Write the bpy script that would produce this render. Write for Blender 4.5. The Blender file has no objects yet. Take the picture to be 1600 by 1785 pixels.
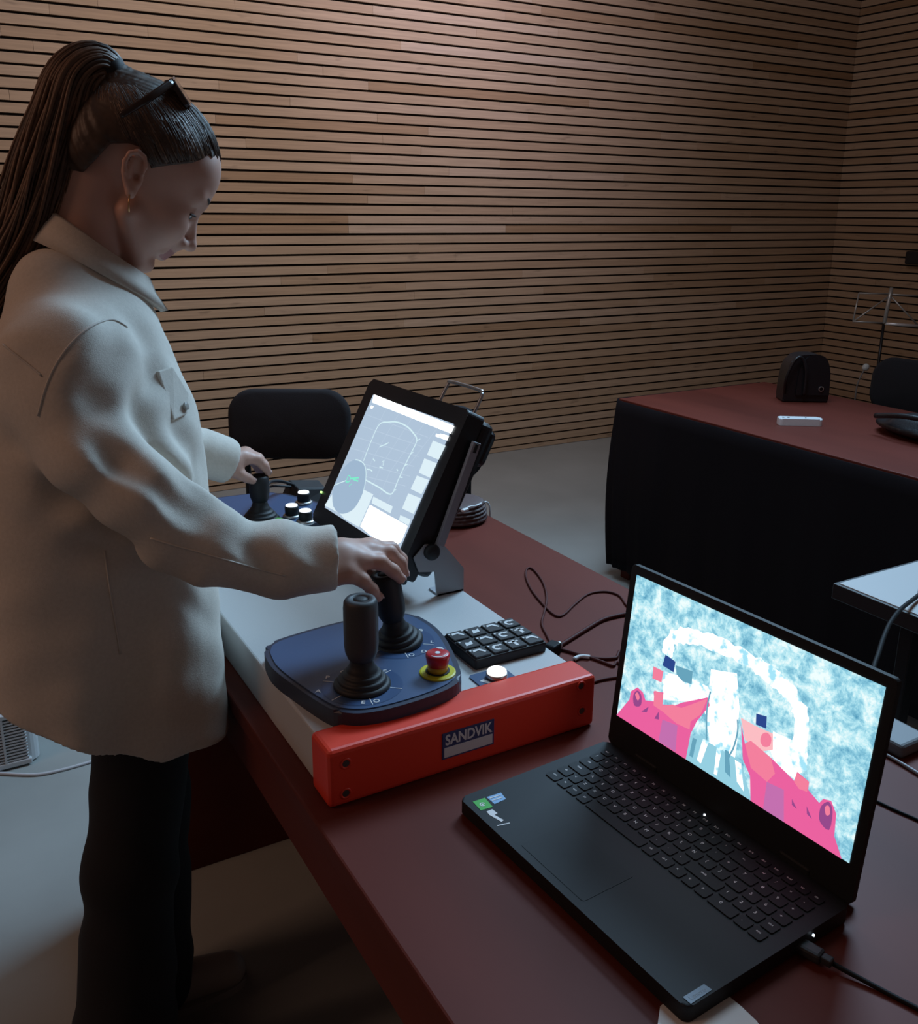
import bpy, bmesh, math, random
import numpy as np
from mathutils import Vector, Matrix

random.seed(7)
rng = np.random.default_rng(7)
PI = math.pi
scene = bpy.context.scene
COL = scene.collection

# ------------------------------------------------------------------ camera
# world: X along the slatted back wall, Y towards it, Z up; camera stands at x=y=0
CAM = np.array([0.0, 0.0, 1.436])
FO, CX, CY = 1621.58, 800.0, 828.44          # focal length / principal point in px of the 1600x1785 frame
XW = np.array([0.86657, -0.49899, 0.00820])
UW = np.array([0.12901, 0.23987, 0.96219])
FW = np.array([0.48209, 0.83275, -0.27224])
cd = bpy.data.cameras.new('camera')
cam = bpy.data.objects.new('camera', cd)
COL.objects.link(cam)
cam.matrix_world = Matrix(((XW[0], UW[0], -FW[0], CAM[0]), (XW[1], UW[1], -FW[1], CAM[1]),
                           (XW[2], UW[2], -FW[2], CAM[2]), (0, 0, 0, 1)))
cd.sensor_fit = 'HORIZONTAL'
cd.sensor_width = 36.0
cd.lens = 36.0 * FO / 1600.0
cd.shift_y = -(892.5 - CY) / 1600.0
cd.clip_start = 0.05
scene.camera = cam

# ------------------------------------------------------------------ world, lights, exposure
world = bpy.data.worlds.new('world')
scene.world = world
world.use_nodes = True
world.node_tree.nodes['Background'].inputs[0].default_value = (1.0, 0.66, 0.56, 1)
world.node_tree.nodes['Background'].inputs[1].default_value = 0.055
scene.view_settings.view_transform = 'Standard'
scene.view_settings.look = 'None'
scene.view_settings.exposure = 0.0
scene.view_settings.gamma = 1.0
scene.view_settings.use_curve_mapping = False


def area(name, loc, aim, sx, sy, power, col, spread=180):
    l = bpy.data.lights.new(name, 'AREA')
    l.shape = 'RECTANGLE'
    l.size, l.size_y = sx, sy
    l.energy = power
    l.color = col
    l.spread = math.radians(spread)
    o = bpy.data.objects.new(name, l)
    COL.objects.link(o)
    o.location = loc
    o.rotation_euler = (Vector(aim) - Vector(loc)).to_track_quat('-Z', 'Y').to_euler()
    return o


# the hall's ceiling luminaires, all above / beside the frame at ceiling height
area('ceiling_light_cool_offscreen', (3.3, 2.5, 3.35), (0.4, 1.3, 0.8), 1.2, 1.0, 42, (0.46, 0.73, 1.0), 100)
area('ceiling_light_aisle_offscreen', (1.7, 2.0, 3.35), (1.7, 2.0, 0.0), 1.2, 1.2, 18, (0.47, 0.75, 1.0), 120)
area('ceiling_light_warm_offscreen', (-2.6, 1.6, 3.35), (0.2, 2.2, 0.7), 1.0, 1.4, 11, (1.0, 0.56, 0.38), 140)
area('ceiling_light_wall_offscreen', (1.0, 1.9, 3.35), (1.9, 4.7, 2.1), 1.4, 0.4, 23, (1.0, 0.90, 0.94), 110)
area('ceiling_spot_wall_offscreen', (2.1, 2.6, 3.38), (2.75, 4.7, 2.66), 0.25, 0.15, 8.0, (0.72, 0.70, 1.0), 65)


# ------------------------------------------------------------------ pixel helpers (a pixel gives a direction; depth comes from what it touches)
def ray(px, py):
    d = FW * FO + XW * (px - CX) - UW * (py - CY)
    return d / np.linalg.norm(d)


def onZ(px, py, z):
    d = ray(px, py)
    return CAM + d * ((z - CAM[2]) / d[2])


def onX(px, py, x):
    d = ray(px, py)
    return CAM + d * ((x - CAM[0]) / d[0])


def onY(px, py, y):
    d = ray(px, py)
    return CAM + d * ((y - CAM[1]) / d[1])


def onPlane(px, py, O, n):
    d = ray(px, py)
    return CAM + d * (((O - CAM) @ n) / (d @ n))


def atD(px, py, t):
    return CAM + (FW * FO + XW * (px - CX) - UW * (py - CY)) / FO * t


# ------------------------------------------------------------------ materials
MATS = {}


def mat(name, col, rough=0.6, metal=0.0, spec=0.5, emit=None, estr=0.0, noise=None, bump=None, sheen=0.0, sss=0.0):
    """noise=(scale, amount[, stretch xyz]) varies the base colour; bump=(scale, strength)"""
    if name in MATS:
        return MATS[name]
    m = bpy.data.materials.new(name)
    m.use_nodes = True
    nt = m.node_tree
    b = nt.nodes['Principled BSDF']
    b.inputs['Base Color'].default_value = (*col, 1)
    b.inputs['Roughness'].default_value = rough
    b.inputs['Metallic'].default_value = metal
    b.inputs['Specular IOR Level'].default_value = spec
    if sheen:
        b.inputs['Sheen Weight'].default_value = sheen
    if sss:
        b.inputs['Subsurface Weight'].default_value = sss
        b.inputs['Subsurface Radius'].default_value = (0.012, 0.004, 0.002)
        b.inputs['Subsurface Scale'].default_value = 0.6
    if emit:
        b.inputs['Emission Color'].default_value = (*emit, 1)
        b.inputs['Emission Strength'].default_value = estr
    if noise or bump:
        geo = nt.nodes.new('ShaderNodeNewGeometry')
    if noise:
        mp = nt.nodes.new('ShaderNodeMapping')
        if len(noise) > 2:
            mp.inputs['Scale'].default_value = noise[2]
        nz = nt.nodes.new('ShaderNodeTexNoise')
        nz.inputs['Scale'].default_value = noise[0]
        nz.inputs['Detail'].default_value = 5
        mr = nt.nodes.new('ShaderNodeMapRange')
        mr.inputs['From Min'].default_value = 0.3
        mr.inputs['From Max'].default_value = 0.7
        mr.inputs['To Min'].default_value = 1 - noise[1]
        mr.inputs['To Max'].default_value = 1 + noise[1]
        mx = nt.nodes.new('ShaderNodeMix')
        mx.data_type = 'RGBA'
        mx.blend_type = 'MULTIPLY'
        mx.inputs[0].default_value = 1
        mx.inputs[6].default_value = (*col, 1)
        nt.links.new(geo.outputs['Position'], mp.inputs['Vector'])
        nt.links.new(mp.outputs['Vector'], nz.inputs['Vector'])
        nt.links.new(nz.outputs['Fac'], mr.inputs['Value'])
        nt.links.new(mr.outputs['Result'], mx.inputs[7])
        nt.links.new(mx.outputs[2], b.inputs['Base Color'])
    if bump:
        nb = nt.nodes.new('ShaderNodeTexNoise')
        nb.inputs['Scale'].default_value = bump[0]
        nb.inputs['Detail'].default_value = 4
        bp = nt.nodes.new('ShaderNodeBump')
        bp.inputs['Strength'].default_value = bump[1]
        bp.inputs['Distance'].default_value = 0.002
        nt.links.new(geo.outputs['Position'], nb.inputs['Vector'])
        nt.links.new(nb.outputs['Fac'], bp.inputs['Height'])
        nt.links.new(bp.outputs['Normal'], b.inputs['Normal'])
    MATS[name] = m
    return m


def emis(name, col, s=1.0):
    if name in MATS:
        return MATS[name]
    m = bpy.data.materials.new(name)
    m.use_nodes = True
    nt = m.node_tree
    nt.nodes.clear()
    e = nt.nodes.new('ShaderNodeEmission')
    e.inputs[0].default_value = (*col, 1)
    e.inputs[1].default_value = s
    o = nt.nodes.new('ShaderNodeOutputMaterial')
    nt.links.new(e.outputs[0], o.inputs[0])
    MATS[name] = m
    return m


def srgb(r, g, b):
    f = lambda c: (c / 255 / 12.92) if c / 255 <= 0.04045 else ((c / 255 + 0.055) / 1.055) ** 2.4
    return (f(r), f(g), f(b))


# ------------------------------------------------------------------ mesh helpers
def tag(o, label=None, cat=None, group=None, kind=None):
    if label:
        o['label'] = label
    if cat:
        o['category'] = cat
    if group:
        o['group'] = group
    if kind:
        o['kind'] = kind
    return o


def thing(name, label, cat, loc=(0, 0, 0), rz=0.0, group=None):
    o = bpy.data.objects.new(name, None)
    o.empty_display_size = 0.05
    COL.objects.link(o)
    o.location = loc
    o.rotation_euler = (0, 0, rz)
    return tag(o, label, cat, group)


def link(name, me, m, parent=None, world=True, smooth=False):
    """world=True: vertices are world coordinates although the thing's Empty stands at its base"""
    o = bpy.data.objects.new(name, me)
    COL.objects.link(o)
    if m is not None:
        for k in (m if isinstance(m, (list, tuple)) else [m]):
            me.materials.append(k)
    if parent is not None:
        o.parent = parent
        if world:
            if parent.type == 'EMPTY':
                o.matrix_parent_inverse = (Matrix.Translation(parent.location) @ parent.rotation_euler.to_matrix().to_4x4()).inverted()
    if smooth:
        for p in me.polygons:
            p.use_smooth = True
    return o


def obj(name, bm, m, parent=None, world=True, smooth=False):
    me = bpy.data.meshes.new(name)
    bmesh.ops.recalc_face_normals(bm, faces=bm.faces[:])
    bm.to_mesh(me)
    bm.free()
    return link(name, me, m, parent, world, smooth)


def pyd(name, verts, faces, m, parent=None, world=True, smooth=False):
    me = bpy.data.meshes.new(name)
    me.from_pydata([tuple(map(float, v)) for v in verts], [], [tuple(map(int, f)) for f in faces])
    me.update()
    return link(name, me, m, parent, world, smooth)


def box(x0, x1, y0, y1, z0, z1, bev=0.0, seg=2, bm=None, M=None):
    b = bmesh.new()
    bmesh.ops.create_cube(b, size=1)
    for v in b.verts:
        v.co = Vector(((x0 + x1) / 2 + v.co.x * (x1 - x0), (y0 + y1) / 2 + v.co.y * (y1 - y0), (z0 + z1) / 2 + v.co.z * (z1 - z0)))
    if bev:
        bmesh.ops.bevel(b, geom=b.edges[:], offset=bev, segments=seg, affect='EDGES', profile=0.5)
    if M is not None:
        b.transform(M)
    return add(bm, b)


def add(bm, b):
    if bm is None:
        return b
    me = bpy.data.meshes.new('tmp')
    b.to_mesh(me)
    b.free()
    bm.from_mesh(me)
    bpy.data.meshes.remove(me)
    return bm


def lathe(prof, n=24, M=None, bm=None, cap=True):
    """prof: list of (r, z)"""
    b = bmesh.new()
    rings = []
    for r, z in prof:
        rings.append([b.verts.new((r * math.cos(2 * PI * k / n), r * math.sin(2 * PI * k / n), z)) for k in range(n)])
    for a, c in zip(rings, rings[1:]):
        for k in range(n):
            b.faces.new((a[k], a[(k + 1) % n], c[(k + 1) % n], c[k]))
    if cap:
        b.faces.new(rings[0][::-1])
        b.faces.new(rings[-1])
    if M is not None:
        b.transform(M)
    return add(bm, b)


def catmull(pts, n=8, closed=False):
    P = [np.array(p, float) for p in pts]
    out = []
    N = len(P)
    rngk = range(N if closed else N - 1)
    for i in rngk:
        if closed:
            p0, p1, p2, p3 = P[(i - 1) % N], P[i], P[(i + 1) % N], P[(i + 2) % N]
        else:
            p0, p1, p2, p3 = P[max(i - 1, 0)], P[i], P[i + 1], P[min(i + 2, N - 1)]
        for k in range(n):
            t = k / n
            out.append(0.5 * (2 * p1 + (p2 - p0) * t + (2 * p0 - 5 * p1 + 4 * p2 - p3) * t * t + (3 * p1 - p0 - 3 * p2 + p3) * t ** 3))
    if not closed:
        out.append(P[-1])
    return out


def tube_vf(pts, r, n=8, off=0, flat=1.0, refdir=None):
    """verts / faces of a tube along pts; r scalar or list"""
    P = np.array(pts, float)
    R = np.full(len(P), r) if np.isscalar(r) else np.array(r, float)
    T = np.gradient(P, axis=0)
    T /= np.linalg.norm(T, axis=1)[:, None] + 1e-12
    up = np.array([0, 0, 1.0]) if refdir is None else np.array(refdir, float)
    if abs(T[0] @ up) > 0.95:
        up = np.array([1.0, 0, 0])
    a = np.cross(T[0], up)
    a /= np.linalg.norm(a)
    V, F = [], []
    for i in range(len(P)):
        a = a - T[i] * (a @ T[i])
        a /= np.linalg.norm(a) + 1e-12
        b = np.cross(T[i], a)
        for k in range(n):
            t = 2 * PI * k / n
            V.append(P[i] + R[i] * (math.cos(t) * a + flat * math.sin(t) * b))
    for i in range(len(P) - 1):
        for k in range(n):
            F.append((off + i * n + k, off + i * n + (k + 1) % n, off + (i + 1) * n + (k + 1) % n, off + (i + 1) * n + k))
    F.append(tuple(off + k for k in range(n))[::-1])
    F.append(tuple(off + (len(P) - 1) * n + k for k in range(n)))
    return V, F


def tube(name, pts, r, m, parent=None, n=8, world=True, smooth=True):
    V, F = tube_vf(pts, r, n)
    return pyd(name, V, F, m, parent, world, smooth)


def multi_tube(name, paths, m, parent=None, n=8, world=True):
    V, F = [], []
    for pts, r in paths:
        v, f = tube_vf(pts, r, n, len(V))
        V += v
        F += f
    return pyd(name, V, F, m, parent, world, True)


def prism(outline, z0, z1, inset=0.0, bm=None, bev=0.0):
    """outline list of (x, y); vertical extrusion, top optionally inset / bevelled"""
    b = bmesh.new()
    lo = [b.verts.new((x, y, z0)) for x, y in outline]
    hi = [b.verts.new((x, y, z1)) for x, y in outline]
    n = len(lo)
    for k in range(n):
        b.faces.new((lo[k], lo[(k + 1) % n], hi[(k + 1) % n], hi[k]))
    b.faces.new(lo[::-1])
    top = b.faces.new(hi)
    if bev:
        bmesh.ops.bevel(b, geom=list(top.edges), offset=bev, segments=3, affect='EDGES', profile=0.5)
    return add(bm, b)


def plate3(pts, n, th, bm=None):
    """polygon of 3D points extruded by th along n"""
    b = bmesh.new()
    n = np.array(n, float)
    lo = [b.verts.new(tuple(np.array(p))) for p in pts]
    hi = [b.verts.new(tuple(np.array(p) + n * th)) for p in pts]
    k = len(lo)
    for i in range(k):
        b.faces.new((lo[i], lo[(i + 1) % k], hi[(i + 1) % k], hi[i]))
    b.faces.new(lo[::-1])
    b.faces.new(hi)
    return add(bm, b)


def rrect(x0, x1, y0, y1, r, n=5):
    out = []
    for cx, cy, a0 in ((x1 - r, y1 - r, 0), (x0 + r, y1 - r, 90), (x0 + r, y0 + r, 180), (x1 - r, y0 + r, 270)):
        for k in range(n + 1):
            a = math.radians(a0 + 90 * k / n)
            out.append((cx + r * math.cos(a), cy + r * math.sin(a)))
    return out


def text_mesh(s, size, bold=0.0, ext=0.0):
    c = bpy.data.curves.new('txt', 'FONT')
    c.body = s
    c.size = size
    c.offset = bold
    c.extrude = ext
    c.align_x = 'CENTER'
    c.align_y = 'CENTER'
    c.resolution_u = 3
    o = bpy.data.objects.new('txt', c)
    COL.objects.link(o)
    dg = bpy.context.evaluated_depsgraph_get()
    me = bpy.data.meshes.new_from_object(o.evaluated_get(dg))
    bpy.data.objects.remove(o)
    bpy.data.curves.remove(c)
    return me


def frame(O, ex, ey, ez):
    return Matrix(((ex[0], ey[0], ez[0], O[0]), (ex[1], ey[1], ez[1], O[1]), (ex[2], ey[2], ez[2], O[2]), (0, 0, 0, 1)))


# ------------------------------------------------------------------ implicit surfaces (for bodies, cloth, soft things)
def smin(a, b, k):
    h = np.maximum(k - np.abs(a - b), 0) / k
    return np.minimum(a, b) - h * h * k * 0.25


class Prims:
    """ordered list of primitives, smooth union / subtraction, with per-block culling"""
    def __init__(self):
        self.L = []

    def cap(self, a, b, ra, rb=None, k=0.01, sub=False):
        a, b = np.array(a, float), np.array(b, float)
        rb = ra if rb is None else rb
        ab = b - a
        L2 = ab @ ab + 1e-12

        def f(P):
            t = np.clip(((P - a) @ ab) / L2, 0, 1)
            d = P - a - t[:, None] * ab
            return np.sqrt((d * d).sum(1)) - (ra + (rb - ra) * t)
        self.L.append((f, k, sub))

    def ell(self, c, r, R=None, k=0.01, sub=False):
        c, r = np.array(c, float), np.array(r, float)

        def f(P):
            q = P - c
            if R is not None:
                q = q @ R
            k0 = np.sqrt(((q / r) ** 2).sum(1))
            k1 = np.sqrt(((q / (r * r)) ** 2).sum(1)) + 1e-9
            return k0 * (k0 - 1) / k1
        self.L.append((f, k, sub))

    def fn(self, f, k=0.01, sub=False):
        self.L.append((f, k, sub))

    def eval(self, P, L=None):
        d = None
        for f, k, sub in (self.L if L is None else L):
            e = f(P)
            if d is None:
                d = e if not sub else np.full(len(P), 1.0)
            elif sub:
                d = -smin(-d, e, k)
            else:
                d = smin(d, e, k)
        return d

    def block(self, c, rad):
        ds = [f(c[None])[0] for f, k, s in self.L]
        m = min([x for x, (f, k, s) in zip(ds, self.L) if not s])
        if m > rad * 1.6:
            return None
        L = [p for x, p in zip(ds, self.L) if x < max(m, 0) + 2.2 * rad + p[1]]
        return L if any(not p[2] for p in L) else None


EDG = [(0, 1), (2, 3), (4, 5), (6, 7), (0, 2), (1, 3), (4, 6), (5, 7), (0, 4), (1, 5), (2, 6), (3, 7)]
CRN = np.array([[i, j, k] for i in (0, 1) for j in (0, 1) for k in (0, 1)])


def surf(S, lo, hi, h, post=None):
    B = 12
    lo, hi = np.array(lo, float), np.array(hi, float)
    nb = np.ceil((hi - lo) / (B * h)).astype(int)
    DIM = nb * B + 4
    g = np.stack(np.meshgrid(*[np.arange(B + 1)] * 3, indexing='ij'), -1).reshape(-1, 3)
    rad = B * h * 0.87
    ids, vts, quads = [], [], []

    def gid(c):
        c = c + 1
        return (c[..., 0] * DIM[1] + c[..., 1]) * DIM[2] + c[..., 2]
    for bi in np.ndindex(*nb):
        bi = np.array(bi)
        c = lo + (bi + 0.5) * B * h
        L = S.block(c, rad)
        if L is None:
            continue
        P = lo + (bi * B + g) * h
        V = S.eval(P, L)
        if post is not None:
            V = post(P, V)
        V = V.reshape((B + 1,) * 3)
        s = V < 0
        if s.all() or not s.any():
            continue
        cnt = sum(s[i:i + B, j:j + B, k:k + B].astype(np.int8) for i, j, k in CRN)
        act = np.argwhere((cnt > 0) & (cnt < 8))
        cv = np.stack([V[act[:, 0] + o[0], act[:, 1] + o[1], act[:, 2] + o[2]] for o in CRN], 1)
        acc = np.zeros((len(act), 3))
        num = np.zeros(len(act))
        for a, b in EDG:
            cr = (cv[:, a] < 0) != (cv[:, b] < 0)
            t = np.where(cr, cv[:, a] / (cv[:, a] - cv[:, b] + 1e-15), 0)
            p = CRN[a] + t[:, None] * (CRN[b] - CRN[a])
            acc += np.where(cr[:, None], p, 0)
            num += cr
        ids.append(gid(act + bi * B))
        vts.append(lo + (bi * B + act + acc / num[:, None]) * h)
        for ax in range(3):
            sl0 = [slice(0, B)] * 3
            sl1 = [slice(0, B)] * 3
            sl1[ax] = slice(1, B + 1)
            x = s[tuple(sl0)] != s[tuple(sl1)]
            q = np.argwhere(x)
            if not len(q):
                continue
            u, w = [(1, 2), (2, 0), (0, 1)][ax]
            eu, ew = np.zeros(3, int), np.zeros(3, int)
            eu[u] = 1
            ew[w] = 1
            qg = q + bi * B
            Q = np.stack([gid(qg - eu - ew), gid(qg - ew), gid(qg), gid(qg - eu)], 1)
            flip = ~s[q[:, 0], q[:, 1], q[:, 2]]
            Q[flip] = Q[flip][:, ::-1]
            quads.append(Q)
    ids = np.concatenate(ids)
    vts = np.concatenate(vts)
    quads = np.concatenate(quads)
    order = np.argsort(ids)
    ids, vts = ids[order], vts[order]
    pos = np.clip(np.searchsorted(ids, quads), 0, len(ids) - 1)
    ok = (ids[pos] == quads).all(1)
    F = pos[ok]
    return vts, F


def relax(V, F, it=2, lam=0.5):
    for _ in range(it):
        acc = np.zeros_like(V)
        n = np.zeros(len(V))
        for a, b in ((0, 1), (1, 2), (2, 3), (3, 0)):
            for x, y in ((a, b), (b, a)):
                np.add.at(acc, F[:, x], V[F[:, y]])
                np.add.at(n, F[:, x], 1)
        V = V + lam * (acc / np.maximum(n, 1)[:, None] - V)
    return V


def surf_obj(name, S, lo, hi, h, m, parent=None, post=None, it=2, world=True):
    V, F = surf(S, lo, hi, h, post)
    V = relax(V, F, it)
    me = bpy.data.meshes.new(name)
    me.vertices.add(len(V))
    me.vertices.foreach_set('co', V.astype(np.float32).ravel())
    me.loops.add(F.size)
    me.loops.foreach_set('vertex_index', F.astype(np.int32).ravel())
    me.polygons.add(len(F))
    me.polygons.foreach_set('loop_start', (np.arange(len(F)) * 4).astype(np.int32))
    me.polygons.foreach_set('loop_total', np.full(len(F), 4, np.int32))
    me.polygons.foreach_set('use_smooth', np.ones(len(F), bool))
    me.update(calc_edges=True)
    me.validate()
    o = link(name, me, m, parent, world)
    return o


def march(S, px, py, t0=0.5, t1=4.0, post=None):
    """camera ray against an implicit surface"""
    d = ray(px, py)
    t = t0
    for _ in range(120):
        P = (CAM + d * t)[None]
        v = S.eval(P)
        if post is not None:
            v = post(P, v)
        if v[0] < 0.0007:
            return CAM + d * t
        t += max(v[0] * 0.7, 0.0006)
        if t > t1:
            return None
    return CAM + d * t


# ================================================================== SETTING
WY, WX = 4.722, 5.893          # back wall face, right wall face (slat fronts)
M_floor = mat('floor_lino', (0.33, 0.345, 0.33), 0.55, noise=(2.3, 0.10), bump=(60, 0.08))
tag(pyd('floor', [(-4, -3, 0), (WX + 0.1, -3, 0), (WX + 0.1, WY + 0.1, 0), (-4, WY + 0.1, 0)], [(0, 1, 2, 3)], M_floor), kind='structure',
    label='pale grey linoleum floor of the hall')

M_back = mat('wall_backing', (0.012, 0.009, 0.008), 0.9)


def slat_material():
    m = bpy.data.materials.new('slat_wood')
    m.use_nodes = True
    nt = m.node_tree
    b = nt.nodes['Principled BSDF']
    b.inputs['Roughness'].default_value = 0.6
    b.inputs['Specular IOR Level'].default_value = 0.3
    oi = nt.nodes.new('ShaderNodeObjectInfo')
    cr = nt.nodes.new('ShaderNodeValToRGB')
    e = cr.color_ramp.elements
    e[0].position, e[0].color = 0.0, (0.30, 0.19, 0.105, 1)
    e[1].position, e[1].color = 1.0, (0.45, 0.335, 0.235, 1)
    for p, c in ((0.08, (0.365, 0.25, 0.155, 1)), (0.5, (0.395, 0.28, 0.18, 1)), (0.9, (0.415, 0.30, 0.20, 1))):
        el = cr.color_ramp.elements.new(p)
        el.color = c
    geo = nt.nodes.new('ShaderNodeNewGeometry')
    mp = nt.nodes.new('ShaderNodeMapping')
    mp.inputs['Scale'].default_value = (1.6, 1.6, 40)
    nz = nt.nodes.new('ShaderNodeTexNoise')
    nz.inputs['Scale'].default_value = 3.0
    nz.inputs['Detail'].default_value = 6
    kn = nt.nodes.new('ShaderNodeTexNoise')       # darker knots and heartwood patches
    mk = nt.nodes.new('ShaderNodeMapping')
    mk.inputs['Scale'].default_value = (4.0, 4.0, 17)
    kn.inputs['Scale'].default_value = 1.7
    kn.inputs['Detail'].default_value = 2
    r1 = nt.nodes.new('ShaderNodeMapRange')
    r1.inputs['From Min'].default_value, r1.inputs['From Max'].default_value = 0.3, 0.7
    r1.inputs['To Min'].default_value, r1.inputs['To Max'].default_value = 0.86, 1.1
    r2 = nt.nodes.new('ShaderNodeMapRange')
    r2.inputs['From Min'].default_value, r2.inputs['From Max'].default_value = 0.66, 0.80
    r2.inputs['To Min'].default_value, r2.inputs['To Max'].default_value = 1.0, 0.6
    m1 = nt.nodes.new('ShaderNodeMath')
    m1.operation = 'MULTIPLY'
    mx = nt.nodes.new('ShaderNodeMix')
    mx.data_type = 'RGBA'
    mx.blend_type = 'MULTIPLY'
    mx.inputs[0].default_value = 1
    L = nt.links.new
    L(oi.outputs['Random'], cr.inputs['Fac'])
    L(geo.outputs['Position'], mp.inputs['Vector'])
    L(mp.outputs['Vector'], nz.inputs['Vector'])
    L(geo.outputs['Position'], mk.inputs['Vector'])
    L(mk.outputs['Vector'], kn.inputs['Vector'])
    L(nz.outputs['Fac'], r1.inputs['Value'])
    L(kn.outputs['Fac'], r2.inputs['Value'])
    L(r1.outputs['Result'], m1.inputs[0])
    L(r2.outputs['Result'], m1.inputs[1])
    L(cr.outputs['Color'], mx.inputs[6])
    L(m1.outputs[0], mx.inputs[7])
    L(mx.outputs[2], b.inputs['Base Color'])
    return m


M_slat = slat_material()
slat_me = bpy.data.meshes.new('slat')
_b = bmesh.new()
bmesh.ops.create_cube(_b, size=1)
_b.to_mesh(slat_me)
_b.free()
slat_me.materials.append(M_slat)

wall_back = tag(obj('wall_back', box(-1.0, WX + 0.1, WY + 0.018, WY + 0.1, 0, 3.4), M_back), kind='structure',
                label='back wall clad in horizontal wooden slats with dark gaps')
wall_right = tag(obj('wall_right', box(WX + 0.018, WX + 0.1, 1.2, WY + 0.018, 0, 3.4), M_back), kind='structure',
                 label='side wall clad in horizontal wooden slats meeting the back wall in a corner')
PITCH, SEAM0 = 0.05138, 2.344
k = -18
NS = 0
while True:
    zt = SEAM0 - k * PITCH - 0.0055          # top of the slat under seam k
    zb = zt - PITCH + 0.0110
    k += 1
    if zt < 0.02:
        break
    zb = max(zb, 0.002)
    for wall in (0, 1):
        if wall == 0:
            a, end = -1.0 - random.random() * 0.8, WX
        else:
            a, end = 2.2 - random.random() * 0.6, WY
        while a < end - 1e-6:
            ln = random.choice((1.1, 1.6, 2.0, 2.4)) * random.uniform(0.8, 1.2)
            b_ = min(a + ln, end)
            if end - b_ < 0.35:
                b_ = end
            o = bpy.data.objects.new('slat', slat_me)
            COL.objects.link(o)
            o.parent = wall_back if wall == 0 else wall_right
            jit = random.uniform(-0.0008, 0.0008)
            dz = random.uniform(-0.0009, 0.0009)
            if wall == 0:
                o.location = ((a + b_) / 2, WY + 0.0095 + jit, (zt + zb) / 2 + dz)
                o.scale = (b_ - a - 0.0012, 0.019, zt - zb)
            else:
                o.location = (WX + 0.0095 + jit, (a + b_) / 2, (zt + zb) / 2 + dz)
                o.scale = (0.019, b_ - a - 0.0012, zt - zb)
            a = b_
            NS += 1

# ================================================================== NEAR TABLE
M_table = mat('table_mahogany', (0.128, 0.028, 0.019), 0.5, noise=(3.0, 0.30, (1.0, 0.22, 1.0)), spec=0.13)
TZ = 0.74
tbl = thing('conference_table', 'long dark red wooden table carrying the control console and the laptop', 'table', (0.725, 0.8, 0))
obj('tabletop', box(0.33, 1.12, -0.35, 1.90, TZ - 0.028, TZ, 0.003), M_table, tbl)
obj('apron', box(0.335, 0.36, -0.3, 1.86, TZ - 0.10, TZ - 0.028, 0.002), M_table, tbl)
obj('apron', box(1.09, 1.115, -0.3, 1.86, TZ - 0.10, TZ - 0.028, 0.002), M_table, tbl)
obj('panel_leg', box(0.336, 1.10, 1.835, 1.86, 0, TZ - 0.028, 0.002), M_table, tbl)
obj('panel_leg', box(0.336, 1.10, -0.3, -0.275, 0, TZ - 0.028, 0.002), M_table, tbl)
obj('modesty_panel', box(1.05, 1.07, -0.275, 1.835, 0.30, TZ - 0.028, 0.002), M_table, tbl)

# ================================================================== SKIRTED TABLE
M_skirt = mat('skirt_cloth', (0.010, 0.0075, 0.0088), 0.95, spec=0.1)
tb2 = thing('skirted_table', 'dark wooden table hung with a long black cloth skirt beside the slatted wall', 'table', (2.75, 1.9, 0))
obj('tabletop', box(2.335, 3.14, 0.5, 2.79, TZ - 0.03, TZ, 0.003), M_table, tb2)
for x in (2.39, 3.08):
    for y in (0.56, 2.73):
        obj('leg', box(x - 0.025, x + 0.025, y - 0.025, y + 0.025, 0, TZ - 0.03, 0.002), M_table, tb2)
V, F = [], []
path = [(2.325, 0.5), (2.325, 1.1), (2.325, 1.7), (2.325, 2.3), (2.325, 2.70), (2.345, 2.80), (2.45, 2.803), (2.7, 2.803), (3.13, 2.803)]
pth = catmull(path, 26)
NZ = 14
for i, p in enumerate(pth):
    t = pth[min(i + 1, len(pth) - 1)] - pth[max(i - 1, 0)]
    t /= np.linalg.norm(t)
    nrm = np.array([-t[1], t[0]])
    for j in range(NZ + 1):
        f = j / NZ
        w = (1 - f)
        s = i * 0.23
        fold = 0.010 * math.sin(s * 2.1 + 0.6 * math.sin(s * 0.7)) * (0.15 + w) + 0.006 * math.sin(s * 5.3) * w
        belly = 0.022 * math.sin(PI * f) * (1 if p[1] > 2.5 else 0.4)
        q = p + nrm * (0.004 + fold * 0.6 + belly)
        V.append((q[0], q[1], 0.055 + f * (TZ - 0.03 - 0.055 + 0.026)))
for i in range(len(pth) - 1):
    for j in range(NZ):
        a = i * (NZ + 1) + j
        F.append((a, a + NZ + 1, a + NZ + 2, a + 1))
sk = pyd('skirt', V, F, M_skirt, tb2, smooth=True)
_m = sk.modifiers.new('thick', 'SOLIDIFY')
_m.thickness = 0.003

# ================================================================== WHITE TOPPED CART
M_white = mat('white_laminate', (0.45, 0.45, 0.45), 0.5)
M_black = mat('black_plastic', (0.014, 0.014, 0.017), 0.45)
M_blackm = mat('black_metal', (0.02, 0.02, 0.022), 0.4, metal=0.6)
crt = thing('side_table', 'small white topped table with black edging standing in the aisle between the two wooden tables', 'table', (1.78, 0.8, 0))
obj('tabletop', box(1.503, 2.05, 0.55, 1.10, TZ - 0.004, TZ, 0.001), M_white, crt)
obj('edging', box(1.496, 2.057, 0.543, 1.109, TZ - 0.034, TZ - 0.002, 0.002), M_black, crt)
for x in (1.60, 1.95):
    for y in (0.64, 1.0):
        obj('leg', box(x - 0.014, x + 0.014, y - 0.014, y + 0.014, 0, TZ - 0.034, 0.002), M_blackm, crt)

# ================================================================== CHAIRS
M_fab = mat('chair_fabric', (0.010, 0.008, 0.010), 0.95, bump=(400, 0.4))


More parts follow.
